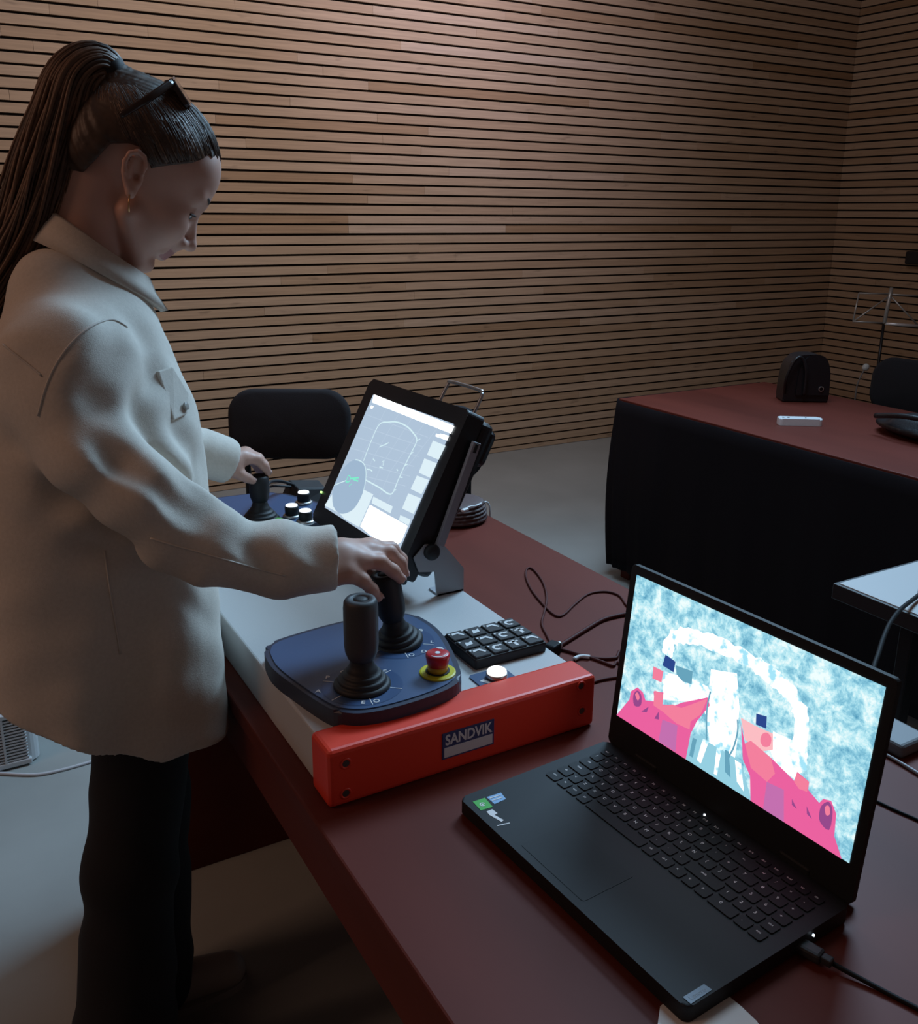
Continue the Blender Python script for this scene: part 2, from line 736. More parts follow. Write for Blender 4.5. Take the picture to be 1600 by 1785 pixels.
def chair(label, loc, rz, group):
    """visitor chair, local: faces -y, seat centre over the origin"""
    t = thing('visitor_chair', label, 'chair', loc, rz, group)
    b = prism([(x, y) for x, y in rrect(-0.20, 0.20, -0.20, 0.20, 0.07)], 0.425, 0.475, bev=0.018)
    obj('seat', b, M_fab, t, world=False, smooth=True)
    # curved, rounded backrest
    out = rrect(-0.205, 0.205, 0.63, 0.865, 0.085, 8)
    cen = (0.0, 0.745)
    V, F = [], []
    lay = [(-0.020, 0.0), (-0.022, 0.90), (-0.014, 0.985), (0.0, 1.0), (0.014, 0.985), (0.022, 0.90), (0.020, 0.0)]
    n = len(out)
    for dy, s in lay:
        for x, z in out:
            xx, zz = cen[0] + (x - cen[0]) * s, cen[1] + (z - cen[1]) * s
            V.append((xx, 0.215 + dy - 0.35 * xx * xx + 0.06 * (zz - 0.63), zz))
    for i in range(len(lay) - 1):
        for k in range(n):
            F.append((i * n + k, i * n + (k + 1) % n, (i + 1) * n + (k + 1) % n, (i + 1) * n + k))
    pyd('backrest', V, F, M_fab, t, world=False, smooth=True)
    for s in (-1, 1):
        tube('back_support', catmull([(s * 0.155, 0.14, 0.42), (s * 0.155, 0.225, 0.45), (s * 0.155, 0.235, 0.56), (s * 0.155, 0.232, 0.72)], 5), 0.011, M_blackm, t, world=False)
        tube('leg', catmull([(s * 0.17, -0.16, 0.42), (s * 0.18, -0.18, 0.40), (s * 0.19, -0.205, 0.0)], 4), 0.0115, M_blackm, t, world=False)
        tube('leg', catmull([(s * 0.17, 0.14, 0.42), (s * 0.18, 0.17, 0.40), (s * 0.19, 0.22, 0.0)], 4), 0.0115, M_blackm, t, world=False)
        tube('side_rail', [(s * 0.17, -0.16, 0.415), (s * 0.17, 0.16, 0.415)], 0.011, M_blackm, t, world=False)
    return t


R30 = -math.radians(30.07)


def chair_at(label, backc, rz, group):
    c, s = math.cos(rz), math.sin(rz)
    off = np.array([-s * 0.215, c * 0.215])
    return chair(label, (backc[0] - off[0], backc[1] - off[1], 0), rz, group)


GC = 'black padded visitor chairs'
pa = atD(506, 742, 3.12)
chair_at('black padded visitor chair behind the end of the console, facing the woman', pa, R30, GC)
pb = atD(729, 776, 2.88)
chair_at('black padded visitor chair half hidden behind the tilted touchscreen', pb, R30, GC)
chair_at('black padded visitor chair drawn up behind the skirted table', (3.53, 2.33), PI / 2 * -1 + 0.06, GC)

# ================================================================== CONTROL CONSOLE
M_body = mat('console_grey_paint', (0.55, 0.555, 0.555), 0.42, bump=(900, 0.15))
M_orange = mat('console_orange', (0.78, 0.050, 0.022), 0.42)
M_odark = mat('screw_steel', (0.09, 0.09, 0.09), 0.45, metal=0.5)
M_blue = mat('panel_blue', (0.050, 0.092, 0.190), 0.42)
M_navy = mat('panel_navy', (0.028, 0.036, 0.066), 0.45)
M_blue2 = mat('panel_ring', (0.032, 0.070, 0.165), 0.4)
M_rubber = mat('rubber_black', (0.010, 0.010, 0.012), 0.6)
M_grip = mat('grip_grey', (0.040, 0.041, 0.045), 0.55)
M_print = mat('white_print', (0.70, 0.70, 0.70), 0.5)
M_yel = mat('yellow_ring', (0.62, 0.56, 0.02), 0.45)
M_yel2 = mat('yellow_collar', (0.60, 0.33, 0.02), 0.4)
M_red = mat('stop_red', (0.55, 0.018, 0.028), 0.35)
M_metal = mat('bare_metal', (0.55, 0.55, 0.55), 0.35, metal=0.9)
M_brk = mat('bracket_grey', (0.42, 0.44, 0.47), 0.45)
CT = 0.812
con = thing('control_console', 'grey remote control console with orange front panel, joysticks and blue control plates on the table', 'console', (0.555, 1.43, TZ))
obj('housing', box(0.36, 0.75, 0.968, 1.93, TZ, CT, 0.003), M_body, con)
pan = obj('front_panel', box(0.353, 0.754, 0.915, 0.972, TZ, 0.8185, 0.007, 3), M_orange, con)
pan['label'] = 'bright orange front panel with name plate'
for px, py in ((603, 1331), (603, 1383), (1013, 1196), (1014, 1239)):
    p = onY(px, py, 0.915)
    M = frame((p[0], 0.9155, p[2]), (1, 0, 0), (0, 0, 1), (0, -1, 0))
    b = lathe([(0.0075, 0.0), (0.0075, 0.0012), (0.0058, 0.0016), (0.0052, 0.0012), (0.0048, -0.001)], 18, M, cap=False)
    obj('screw_recess', b, M_orange, pan, smooth=True)
    obj('screw', lathe([(0.0046, 0), (0.0046, 0.0006), (0.002, 0.0008)], 14, M), M_odark, pan)
# name plate
M_npb = mat('plate_blue', (0.045, 0.06, 0.17), 0.45)
M_npw = mat('plate_white', (0.70, 0.70, 0.71), 0.5)
na, nb_, nc, nd = (onY(x, y, 0.9148) for x, y in ((766, 1280), (859, 1254), (862, 1293), (775, 1326)))
x0, x1 = (na[0] + nd[0]) / 2, (nb_[0] + nc[0]) / 2
z1, z0 = (na[2] + nb_[2]) / 2, (nc[2] + nd[2]) / 2
npl = obj('name_plate', box(x0, x1, 0.9138, 0.9155, z0, z1, 0.0004), M_npb, pan)
npl['label'] = 'blue and white plate lettered SANDVIK'
zm = z0 + (z1 - z0) * 0.44
b = box(x0 + 0.0025, x1 - 0.0025, 0.9134, 0.9140, z0 + 0.0025, zm)
me = text_mesh('SANDVIK', 0.0205, 0.0006)
tw = max(v.co.x for v in me.vertices) - min(v.co.x for v in me.vertices)
me.transform(Matrix.Scale((x1 - x0 - 0.007) / tw, 4, (1, 0, 0)))
me.transform(frame(((x0 + x1) / 2, 0.9134, (zm + z1) / 2 - 0.0005), (1, 0, 0), (0, 0, 1), (0, -1, 0)))
b.from_mesh(me)
obj('lettering', b, M_npw, npl)
npl.parent = pan

OUT = [(.357, 1.15), (.357, 1.10), (.378, .995), (.398, .959), (.437, .944), (.505, .945), (.556, .958), (.580, .990), (.612, 1.095), (.613, 1.165), (.592, 1.203), (.50, 1.215), (.397, 1.203), (.367, 1.185)]


def control_plate(out):
    o = [tuple(p) for p in catmull(out, 5, True)]
    c = np.mean(np.array(o), 0)
    b = prism([tuple(c + (np.array(p) - c) * 0.985) for p in o], CT - 0.001, CT + 0.024, bev=0.006)
    pl = obj('control_plate', b, M_navy, con, smooth=False)
    top = [tuple(c + (np.array(p) - c) * 0.925) for p in o]
    b = prism(top, CT + 0.022, CT + 0.0255, bev=0.001)
    obj('plate_overlay', b, M_blue, pl)
    return pl


def disc(cx, cy, r0, r1, a0, a1, z, n=24, bm=None):
    b = bmesh.new()
    A = [math.radians(a0 + (a1 - a0) * k / n) for k in range(n + 1)]
    vi = [b.verts.new((cx + r0 * math.cos(a), cy + r0 * math.sin(a), z)) for a in A]
    vo = [b.verts.new((cx + r1 * math.cos(a), cy + r1 * math.sin(a), z)) for a in A]
    for k in range(n):
        b.faces.new((vi[k], vo[k], vo[k + 1], vi[k + 1]))
    return add(bm, b)


PZ = CT + 0.0255
plate1 = control_plate(OUT)
MIR = 2 * 1.4375
plate2 = control_plate([(.357 + (x - .357) * 1.34, MIR - y) for x, y in OUT][::-1])


def ring_print(pl, cx, cy, marks):
    obj('ring_print', disc(cx, cy, 0.036, 0.0535, 0, 360, PZ + 0.0003, 40), M_blue2, pl)
    b = None
    for a in range(20, 380, 60):
        r = math.radians(a)
        for k in range(2):
            pass
        M = Matrix.Translation((cx + 0.0455 * math.cos(r), cy + 0.0455 * math.sin(r), PZ + 0.0006)) @ Matrix.Rotation(r, 4, 'Z')
        b = box(-0.008, 0.008, -0.0006, 0.0006, -0.0001, 0.0001, bm=b, M=M)
    for ch, a, rr in marks:
        r = math.radians(a)
        me = text_mesh(ch, 0.011, 0.0002)
        me.transform(Matrix.Translation((cx + rr * math.cos(r), cy + rr * math.sin(r), PZ + 0.0007)) @ Matrix.Rotation(math.radians(-30), 4, 'Z'))
        b.from_mesh(me)
    b = disc(cx + 0.047 * math.cos(-1.6), cy + 0.047 * math.sin(-1.6), 0.0028, 0.0042, 0, 360, PZ + 0.0007, 16, b)
    tag(obj('dial_marks', b, M_print, pl), kind='stuff')


J1, J2 = (0.443, 1.014), (0.540, 1.106)
ring_print(plate1, *J1, [('A', 168, 0.058), ('P', 128, 0.052), ('C', 100, 0.046), ('F', 25, 0.046), ('E', 247, 0.046)])
ring_print(plate1, *J2, [('B', 20, 0.05), ('D', 292, 0.05), ('T', 180, 0.05), ('L', 330, 0.05)])
b = disc(0.566, 1.044, 0, 0.006, 0, 360, PZ + 0.0005)
b = disc(0.583, 1.058, 0, 0.005, 0, 360, PZ + 0.0005, bm=b)
b = box(0.552, 0.562, 1.030, 1.033, PZ, PZ + 0.0005, bm=b)
tag(obj('plate_symbols', b, M_print, plate1), kind='stuff')


def joystick(pos, top, gr=0.0225, m=M_grip, name_lab=None, zb=PZ):
    """rubber bellows plus a grip; top = (x, y, z) of the grip's upper end"""
    B = np.array([pos[0], pos[1], zb])
    T = np.array(top, float)
    ax = (T - B) / np.linalg.norm(T - B)
    ey = np.cross(ax, (1, 0, 0))
    ey /= np.linalg.norm(ey)
    ex = np.cross(ey, ax)
    M = frame(B, ex, ey, ax)
    H = np.linalg.norm(T - B)
    jr = thing_part('joystick', con)
    obj('boot', lathe([(0.0375, -0.001), (0.0375, 0.004), (0.0345, 0.007), (0.031, 0.007), (0.0325, 0.010), (0.030, 0.0135), (0.026, 0.0135), (0.0265, 0.017),
                       (0.0245, 0.020), (0.0205, 0.0205), (0.0208, 0.024), (0.0175, 0.028), (0.0150, 0.036), (0.0150, 0.042)], 32, M), M_rubber, jr, smooth=True)
    g0 = 0.038
    prof = [(gr * 0.62, g0 - 0.002), (gr * 0.80, g0 + 0.003), (gr * 0.95, g0 + 0.012), (gr, g0 + 0.022), (gr * 1.0, H - 0.012), (gr * 0.96, H - 0.004), (gr * 0.84, H), (gr * 0.5, H), (gr * 0.48, H - 0.004)]
    b = bmesh.new()
    n = 32
    rings = []
    for r, z in prof:
        rings.append([b.verts.new((r * math.cos(2 * PI * q / n) * (1 - 0.05 * (abs(math.cos(4 * PI * q / n)) < 0.35)), r * math.sin(2 * PI * q / n), z)) for q in range(n)])
    for a_, c_ in zip(rings, rings[1:]):
        for q in range(n):
            b.faces.new((a_[q], a_[(q + 1) % n], c_[(q + 1) % n], c_[q]))
    b.faces.new(rings[0][::-1])
    b.faces.new(rings[-1])
    b.transform(M)
    obj('grip', b, m, jr, smooth=True)
    obj('thumb_button', lathe([(gr * 0.42, H - 0.0045), (gr * 0.42, H - 0.001), (gr * 0.2, H + 0.0006)], 18, M), M_rubber, jr, smooth=True)
    return jr


def thing_part(name, parent):
    """a part made of sub-parts: an Empty under the thing, in world coordinates"""
    o = bpy.data.objects.new(name, None)
    COL.objects.link(o)
    o.empty_display_size = 0.02
    o.parent = parent
    o.matrix_parent_inverse = (Matrix.Translation(parent.location) @ parent.rotation_euler.to_matrix().to_4x4()).inverted()
    return o


joystick(J1, (0.443, 1.014, 0.9605))['label'] = 'grey ribbed joystick on black rubber boot'
joystick(J2, (0.520, 1.106, 0.948), 0.021, M_rubber)['label'] = 'black joystick under the right hand'
joystick((0.545, 1.735), (0.545, 1.735, 0.930), 0.020, M_rubber)['label'] = 'black joystick under the left hand'

# emergency stop
es = thing_part('emergency_stop', con)
EX, EY = 0.546, 0.996
obj('warning_ring', lathe([(0.0245, PZ - 0.001), (0.0245, PZ + 0.002), (0.0225, PZ + 0.003), (0.014, PZ + 0.003)], 36, Matrix.Translation((EX, EY, 0))), M_yel, es)
obj('groove', lathe([(0.0165, PZ + 0.002), (0.0165, PZ + 0.0042)], 30, Matrix.Translation((EX, EY, 0))), M_rubber, es)
obj('collar', lathe([(0.0138, PZ + 0.002), (0.0138, PZ + 0.010), (0.0125, PZ + 0.013)], 30, Matrix.Translation((EX, EY, 0))), M_yel2, es, smooth=True)
obj('push_button', lathe([(0.0125, PZ + 0.010), (0.0145, PZ + 0.014), (0.0165, PZ + 0.026), (0.0160, PZ + 0.0285), (0.0140, PZ + 0.0297), (0.004, PZ + 0.0298)], 36, Matrix.Translation((EX, EY, 0))), M_red, es, smooth=True)
b = disc(EX, EY, 0.0, 0.0036, 0, 360, PZ + 0.0302, 20)
b = disc(EX, EY, 0.0118, 0.0135, 200, 320, PZ + 0.0301, 20, b)
b = disc(EX, EY, 0.0118, 0.0135, 20, 60, PZ + 0.0301, 8, b)
obj('arrow_print', b, mat('stop_print', (0.85, 0.8, 0.8), 0.5), es)

# membrane keypad with white pictograms
kp = obj('keypad', box(0.619, 0.741, 1.018, 1.112, CT - 0.001, CT + 0.016, 0.003), M_rubber, con)
M_icon = mat('icon_white', (0.75, 0.75, 0.75), 0.5)
M_key = mat('key_black', (0.017, 0.018, 0.021), 0.5)
for i in range(4):
    for j in range(3):
        cx, cy = 0.619 + 0.0155 + i * 0.0303, 1.018 + 0.016 + j * 0.031
        b = box(cx - 0.0130, cx + 0.0130, cy - 0.0135, cy + 0.0135, CT + 0.0155, CT + 0.0185, 0.001, 1)
        ky = obj('key', b, M_key, kp)
        z = CT + 0.0187
        q = (i + j * 4) % 5
        b = None
        if q in (0, 3):
            b = plate3([(cx - .007, cy + .001, z), (cx + .001, cy + .003, z), (cx + .006, cy - .004, z), (cx + .008, cy - .002, z), (cx + .004, cy + .006, z), (cx - .005, cy + .006, z)], (0, 0, 1), 0.0003)
        elif q == 1:
            b = disc(cx, cy, .003, .006, 30, 300, z, 16)
            b = box(cx + .002, cx + .008, cy + .002, cy + .005, z, z + .0003, bm=b)
        elif q == 2:
            b = box(cx - .002, cx + .002, cy - .007, cy + .006, z, z + .0003)
            b = box(cx - .007, cx + .006, cy + .001, cy + .004, z, z + .0003, bm=b)
        else:
            b = plate3([(cx - .006, cy - .006, z), (cx + .004, cy - .004, z), (cx + .006, cy + .004, z), (cx + .001, cy + .001, z), (cx - .003, cy + .003, z)], (0, 0, 1), 0.0003)
        b = disc(cx - .008, cy + .006, 0, .0014, 0, 360, z, 8, b)
        for v_ in b.verts:
            v_.co.x, v_.co.y = cx + (v_.co.x - cx) * 1.25, cy + (v_.co.y - cy) * 1.3
        obj('key_symbol', b, M_icon, ky)

# lit push button on its own little plate
pb_ = obj('button_plate', prism(rrect(0.600, 0.657, 0.950, 1.007, 0.006), CT - 0.001, CT + 0.002), M_blue, con)
BC = (0.633, 0.984)
obj('button_bezel', lathe([(0.0152, CT + 0.001), (0.0152, CT + 0.007), (0.0148, CT + 0.009), (0.0135, CT + 0.0095)], 30, Matrix.Translation((*BC, 0))), M_metal, pb_, smooth=True)
obj('lit_cap', lathe([(0.0138, CT + 0.008), (0.0138, CT + 0.0115), (0.0125, CT + 0.0132), (0.005, CT + 0.0138)], 30, Matrix.Translation((*BC, 0))), mat('button_glow', (0.9, 0.9, 0.9), 0.4, emit=(1.0, 0.98, 0.96), estr=1.6), pb_, smooth=True)
b = plate3([(.606, .985, CT + .0022), (.612, .975, CT + .0022), (.619, .964, CT + .0022), (.622, .966, CT + .0022), (.613, .987, CT + .0022)], (0, 0, 1), .0002)
obj('plate_symbol', b, M_icon, pb_)

# lit rotary knobs and a green pilot lamp on the far plate
M_lit = mat('knob_glow', (0.9, 0.9, 0.95), 0.4, emit=(0.86, 0.9, 1.0), estr=1.3)
M_green = mat('pilot_green', (0.05, 0.3, 0.05), 0.4, emit=(0.12, 0.6, 0.08), estr=0.10)
for x, y in ((0.660, 1.797), (0.606, 1.722), (0.618, 1.677)):
    kb = thing_part('rotary_knob', con)
    T = Matrix.Translation((x, y, 0))
    obj('knob_ring', lathe([(0.0185, PZ - 0.001), (0.0185, PZ + 0.004), (0.016, PZ + 0.006)], 28, T), M_metal, kb, smooth=True)
    obj('knob_body', lathe([(0.0135, PZ + 0.003), (0.0140, PZ + 0.020), (0.0132, PZ + 0.024)], 28, T), M_rubber, kb, smooth=True)
    obj('lit_cap', lathe([(0.0122, PZ + 0.0235), (0.0115, PZ + 0.0262), (0.004, PZ + 0.0268)], 28, T), M_lit, kb, smooth=True)
pl_ = thing_part('pilot_lamp', con)
obj('lamp_ring', lathe([(0.016, PZ - 0.001), (0.016, PZ + 0.006), (0.013, PZ + 0.007)], 24, Matrix.Translation((0.566, 1.688, 0))), M_rubber, pl_, smooth=True)
obj('lamp_lens', lathe([(0.013, PZ + 0.005), (0.012, PZ + 0.010), (0.006, PZ + 0.013)], 24, Matrix.Translation((0.566, 1.688, 0))), M_green, pl_, smooth=True)
# black box standing at the console's rear corner
b = bmesh.new()
q = [(0.668, 1.862), (0.746, 1.862), (0.746, 1.928), (0.650, 1.928)]
lo_ = [b.verts.new((x, y, CT - 0.001)) for x, y in q]
hi_ = [b.verts.new((x, y, z)) for (x, y), z in zip([(0.678, 1.880), (0.744, 1.880), (0.744, 1.925), (0.672, 1.925)], (0.846, 0.838, 0.846, 0.856))]
b.faces.new(lo_[::-1])
b.faces.new(hi_)
for i in range(4):
    b.faces.new((lo_[i], lo_[(i + 1) % 4], hi_[(i + 1) % 4], hi_[i]))
bmesh.ops.bevel(b, geom=b.edges[:], offset=0.003, segments=2, affect='EDGES', profile=0.5)
obj('switch_box', b, M_rubber, con)
V1 = catmull([(0.562, 1.742, 0.90), (0.60, 1.83, 0.885), (0.64, 1.88, 0.868), (0.675, 1.90, 0.85)], 8)
V2 = catmull([(0.562, 1.742, 0.885), (0.605, 1.85, 0.868), (0.65, 1.9, 0.85), (0.69, 1.905, 0.84)], 8)
multi_tube('joystick_lead', [(V1, 0.0035), (V2, 0.0025)], M_rubber, con)

# brackets that carry the touchscreen
for y in (1.2765, 1.632):
    pts = [(.698, .811), (.750, .811), (.750, .853), (.709, .904), (.676, .908), (.655, .888), (.664, .862), (.694, .857)]
    obj('screen_bracket', plate3([(x, y, z) for x, z in pts], (0, 1, 0), 0.003), M_brk, con)
    obj('bracket_foot', box(.700, .749, y - (0.0 if y < 1.5 else 0.03), y + (0.033 if y < 1.5 else 0.003), CT - 0.001, CT + 0.003), M_brk, con)

# ================================================================== TOUCHSCREEN
SC = 0.300 / 0.290
K = [CAM + (np.array(p) - CAM) * SC for p in ((0.71504, 1.55699, 1.10753), (0.72323, 1.26711, 1.10874), (0.61881, 1.26331, 0.90589), (0.61061, 1.55319, 0.90468))]
TE1 = K[1] - K[0]
TW = np.linalg.norm(TE1)
TE1 /= TW
TUP = (K[0] - K[3])
TH = np.linalg.norm(TUP)
TUP -= TE1 * (TUP @ TE1)
TUP /= np.linalg.norm(TUP)
TN = np.cross(TE1, TUP)       # towards the woman
TM = frame(K[3], TE1, TUP, TN)
tab = thing('touchscreen', 'tilted black touchscreen showing a tunnel plan, mounted above the console', 'monitor', tuple(K[3] + TE1 * TW / 2))
M_case = mat('case_black', (0.010, 0.011, 0.015), 0.42)
b = prism(rrect(-0.036, TW + 0.026, -0.034, TH + 0.030, 0.010), -0.036, -0.0012, bev=0.004)
b.transform(TM)
obj('front_bezel', b, M_case, tab)
b = box(-0.030, TW + 0.026, -0.02, TH + 0.024, -0.066, -0.034, 0.012, 3, M=TM)
obj('rear_housing', b, M_case, tab)
b = box(TW - 0.02, TW + 0.022, TH - 0.05, TH + 0.016, -0.080, -0.055, 0.012, 3, M=TM)
obj('corner_bumper', b, mat('bumper', (0.012, 0.013, 0.018), 0.3), tab)
scr_t = pyd('screen', [TM @ Vector(p) for p in ((0, 0, 0), (TW, 0, 0), (TW, TH, 0), (0, TH, 0))], [(0, 1, 2, 3)],
            emis('t_back', srgb(176, 196, 217), 1.0), tab)


def tpx(px, py, lift):
    p = onPlane(px, py, K[3], TN) + TN * lift
    return p


def tpoly(name, pts, lift, m, par):
    return pyd(name, [tpx(x, y, lift) for x, y in pts], [tuple(range(len(pts)))], m, par)


def tz(x, y):       # crop used for reading: origin (540, 640), 5 px per px
    return (540 + x / 5.0, 640 + y / 5.0)


def tline(pts, w, lift, m, par, name='plan_line', closed=False):
    Pw = [np.array(tpx(x, y, lift)) for x, y in pts]
    V, F = [], []
    for i, p in enumerate(Pw):
        a, c = Pw[max(i - 1, 0)], Pw[min(i + 1, len(Pw) - 1)]
        t = (c - a) / np.linalg.norm(c - a)
        s = np.cross(TN, t) * w / 2
        V += [p - s, p + s]
    for i in range(len(Pw) - 1):
        F.append((2 * i, 2 * i + 1, 2 * i + 3, 2 * i + 2))
    return pyd(name, V, F, m, par)


E_w = emis('t_white', (0.95, 1.0, 1.0), 2.2)
E_p = emis('t_pale', srgb(222, 240, 248), 1.0)
E_c = emis('t_circle', srgb(160, 184, 208), 1.0)
E_l = emis('t_line', srgb(214, 240, 246), 1.0)
E_g = emis('t_grid', srgb(188, 207, 226), 1.0)
E_gr = emis('t_green', srgb(130, 238, 205), 1.0)
E_d = emis('t_dim', srgb(150, 178, 205), 1.0)
Zt = lambda L: [tz(*p) for p in L]
tpoly('title_bar', Zt([(560, 238), (1262, 515), (1232, 580), (545, 308)]), 0.0004, E_w, scr_t)
for q in ([(1075, 640), (1185, 685), (1125, 808), (1022, 765)], [(1000, 795), (1110, 840), (1050, 965), (950, 920)], [(935, 945), (1040, 985), (975, 1108), (880, 1062)], [(860, 1100), (970, 1145), (905, 1280), (805, 1232)]):
    tpoly('menu_tile', Zt(q), 0.0004, E_p, scr_t)
tpoly('info_panel', Zt([(455, 1060), (555, 1110), (430, 1395), (300, 1320), (265, 1278), (345, 1255), (420, 1170)]), 0.0004, E_p, scr_t)
tpoly('info_panel', Zt([(525, 1200), (855, 1385), (800, 1520), (690, 1600), (440, 1390)]), 0.0004, E_w, scr_t)
tpoly('info_panel', Zt([(555, 1128), (725, 1215), (705, 1275), (540, 1185)]), 0.0005, E_p, scr_t)
tpoly('info_panel', Zt([(790, 1290), (880, 1330), (862, 1380), (778, 1335)]), 0.0005, E_p, scr_t)
tpoly('info_panel', Zt([(1140, 580), (1215, 600), (1200, 640), (1130, 615)]), 0.0005, E_w, scr_t)
tpoly('info_panel', Zt([(1105, 580), (1135, 590), (1122, 615), (1096, 602)]), 0.0005, E_w, scr_t)
tpoly('info_panel', Zt([(535, 335), (560, 340), (545, 365), (525, 358)]), 0.0005, E_w, scr_t)
tpoly('corner_panel', Zt([(195, 1110), (205, 1215), (265, 1278), (130, 1205)]), 0.0004, E_p, scr_t)
for q in range(1, 8):       # plan grid
    a_, c_ = (545 + (130 - 545) * q / 9, 320 + (1190 - 320) * q / 9), (1215 + (880 - 1215) * q / 9, 585 + (1320 - 585) * q / 9)
    if q < 7:
        tline(Zt([a_, ((a_[0] + c_[0]) / 2, (a_[1] + c_[1]) / 2), (a_[0] + (c_[0] - a_[0]) * .78, a_[1] + (c_[1] - a_[1]) * .78)]), 0.0012, 0.0003, E_g, scr_t, 'grid_line')
for q in range(1, 6):
    tline(Zt([(560 + 110 * q, 310 + 45 * q), (400 + 75 * q, 680 + 58 * q), (330 + 70 * q, 880 + 60 * q)]), 0.0012, 0.0003, E_g, scr_t, 'grid_line')
circ = catmull([(400, 808), (470, 840), (493, 920), (480, 1040), (440, 1150), (380, 1240), (300, 1278), (240, 1262), (205, 1200), (200, 1120), (218, 1030), (262, 930), (330, 845)], 5, True)
tpoly('map_circle', Zt(circ), 0.0006, E_c, scr_t)
tline(Zt(circ[:18] + []), 0.0020, 0.0008, E_l, scr_t)
tline(Zt(catmull([(470, 820), (540, 640), (610, 500), (690, 480), (770, 482), (850, 520), (900, 570), (935, 640), (880, 760), (820, 880), (770, 990), (712, 1108), (600, 1045), (490, 985)], 5)), 0.0026, 0.0008, E_l, scr_t)
for q in ([(935, 640), (965, 628)], [(888, 755), (905, 742)], [(830, 858), (855, 848)], [(790, 960), (812, 962)], [(735, 1070), (755, 1072)], [(610, 695), (650, 680), (690, 660)], [(500, 890), (530, 895), (548, 910)], [(630, 830), (650, 815), (640, 860)], [(555, 800), (570, 820)], [(610, 870), (640, 880)], [(760, 890), (770, 905)]):
    tline(Zt(q), 0.0022, 0.0008, E_l, scr_t)
tline(Zt([(215, 1032), (265, 1010), (320, 990)]), 0.002, 0.0009, E_l, scr_t)
tline(Zt(catmull([(325, 985), (340, 945), (358, 965), (345, 1000), (318, 1000), (325, 985)], 4)), 0.0022, 0.001, E_gr, scr_t)
tline(Zt([(358, 972), (430, 965), (425, 995), (380, 978)]), 0.003, 0.001, E_gr, scr_t)
tline(Zt([(345, 1040), (368, 1018)]), 0.0016, 0.001, E_gr, scr_t)
p = tpx(560, 858, 0.0006)
obj('power_light', lathe([(0.0022, -0.002), (0.0022, 0.001)], 12, frame(p, TE1, TUP, TN)), mat('led_green', (0.1, 0.6, 0.1), 0.4, emit=(0.5, 1.0, 0.25), estr=2.0), tab)
hp = [tuple(TM @ Vector(v)) for v in ((0.150, TH + 0.020, -0.05), (0.154, TH + 0.066, -0.05), (0.162, TH + 0.074, -0.05), (0.254, TH + 0.074, -0.05), (0.266, TH + 0.070, -0.05), (0.270, TH + 0.060, -0.05), (0.266, TH + 0.015, -0.05))]
tube('carry_handle', catmull(hp, 5), 0.0032, M_metal, tab)
sa, sb_ = onY(768, 945, 1.2745), onY(829, 775, 1.2745)
ax = (sb_ - sa) / np.linalg.norm(sb_ - sa)
sd = np.cross(ax, (0, 1, 0))
b = box(-0.0075, 0.0075, -0.006, np.linalg.norm(sb_ - sa) + 0.004, -0.004, 0.004, 0.001, M=frame(sa, sd, ax, np.cross(sd, ax)))
obj('side_strip', b, mat('strip_grey', (0.30, 0.31, 0.35), 0.45), tab)
sc_ = sb_ - ax * 0.006
b = box(-0.003, 0.003, -0.008, 0.008, -0.0052, 0.0052, 0.001, M=frame(sc_, sd, ax, np.cross(sd, ax)))
obj('strip_slot', b, M_rubber, tab)
pk = onY(752, 962, 1.274)
obj('clamp_knob', lathe([(0.006, -0.012), (0.013, -0.010), (0.014, 0.004), (0.011, 0.009), (0.004, 0.010)], 18, frame((pk[0], 1.2735, pk[2]), (1, 0, 0), (0, 0, 1), (0, -1, 0))), M_rubber, tab, smooth=True)
b = box(0.02, TW - 0.02, -0.050, -0.010, -0.055, -0.030, 0.004, M=TM)
obj('cable_shroud', b, M_case, tab)

# ================================================================== LAPTOP
LA = math.radians(-86.583)
LO = np.array([0.487, 0.834, TZ])
L1 = np.array([math.cos(LA), math.sin(LA), 0.0])          # along the front edge, from its far to its near corner
L2 = np.array([-math.sin(LA), math.cos(LA), 0.0])         # towards the hinge
LM = frame(LO, L1, L2, (0, 0, 1))
LWD, LDP, LHT = 0.365, 0.2364, 0.0215
M_lap = mat('laptop_black', (0.012, 0.013, 0.015), 0.6, spec=0.3)
M_lapk = mat('laptop_key', (0.008, 0.0085, 0.010), 0.6, spec=0.25)
M_leg = mat('key_legend', (0.80, 0.80, 0.80), 0.5)
lap = thing('laptop', 'open black laptop showing a mine tunnel on its bright screen', 'laptop', tuple(LO + L1 * LWD / 2 + L2 * 0.12), 0)
b = prism(rrect(0, LWD, 0, LDP, 0.008), 0.004, LHT, bev=0.0025)
b.transform(LM)
base = obj('base', b, M_lap, lap)
b = box(0.012, LWD - 0.012, LDP - 0.002, LDP + 0.030, 0.004, LHT - 0.002, 0.003, M=LM)
obj('rear_shelf', b, M_lap, lap)
for u, v in ((0.03, 0.02), (LWD - 0.03, 0.02), (0.03, 0.22), (LWD - 0.03, 0.22)):
    obj('rubber_foot', lathe([(0.008, 0), (0.008, 0.005)], 14, LM @ Matrix.Translation((u, v, 0))), M_rubber, lap)
b = prism(rrect(0.108, 0.214, 0.010, 0.080, 0.004), LHT - 0.001, LHT + 0.0004)
b.transform(LM)
obj('touchpad', b, mat('touchpad', (0.010, 0.011, 0.013), 0.6, spec=0.3), lap)
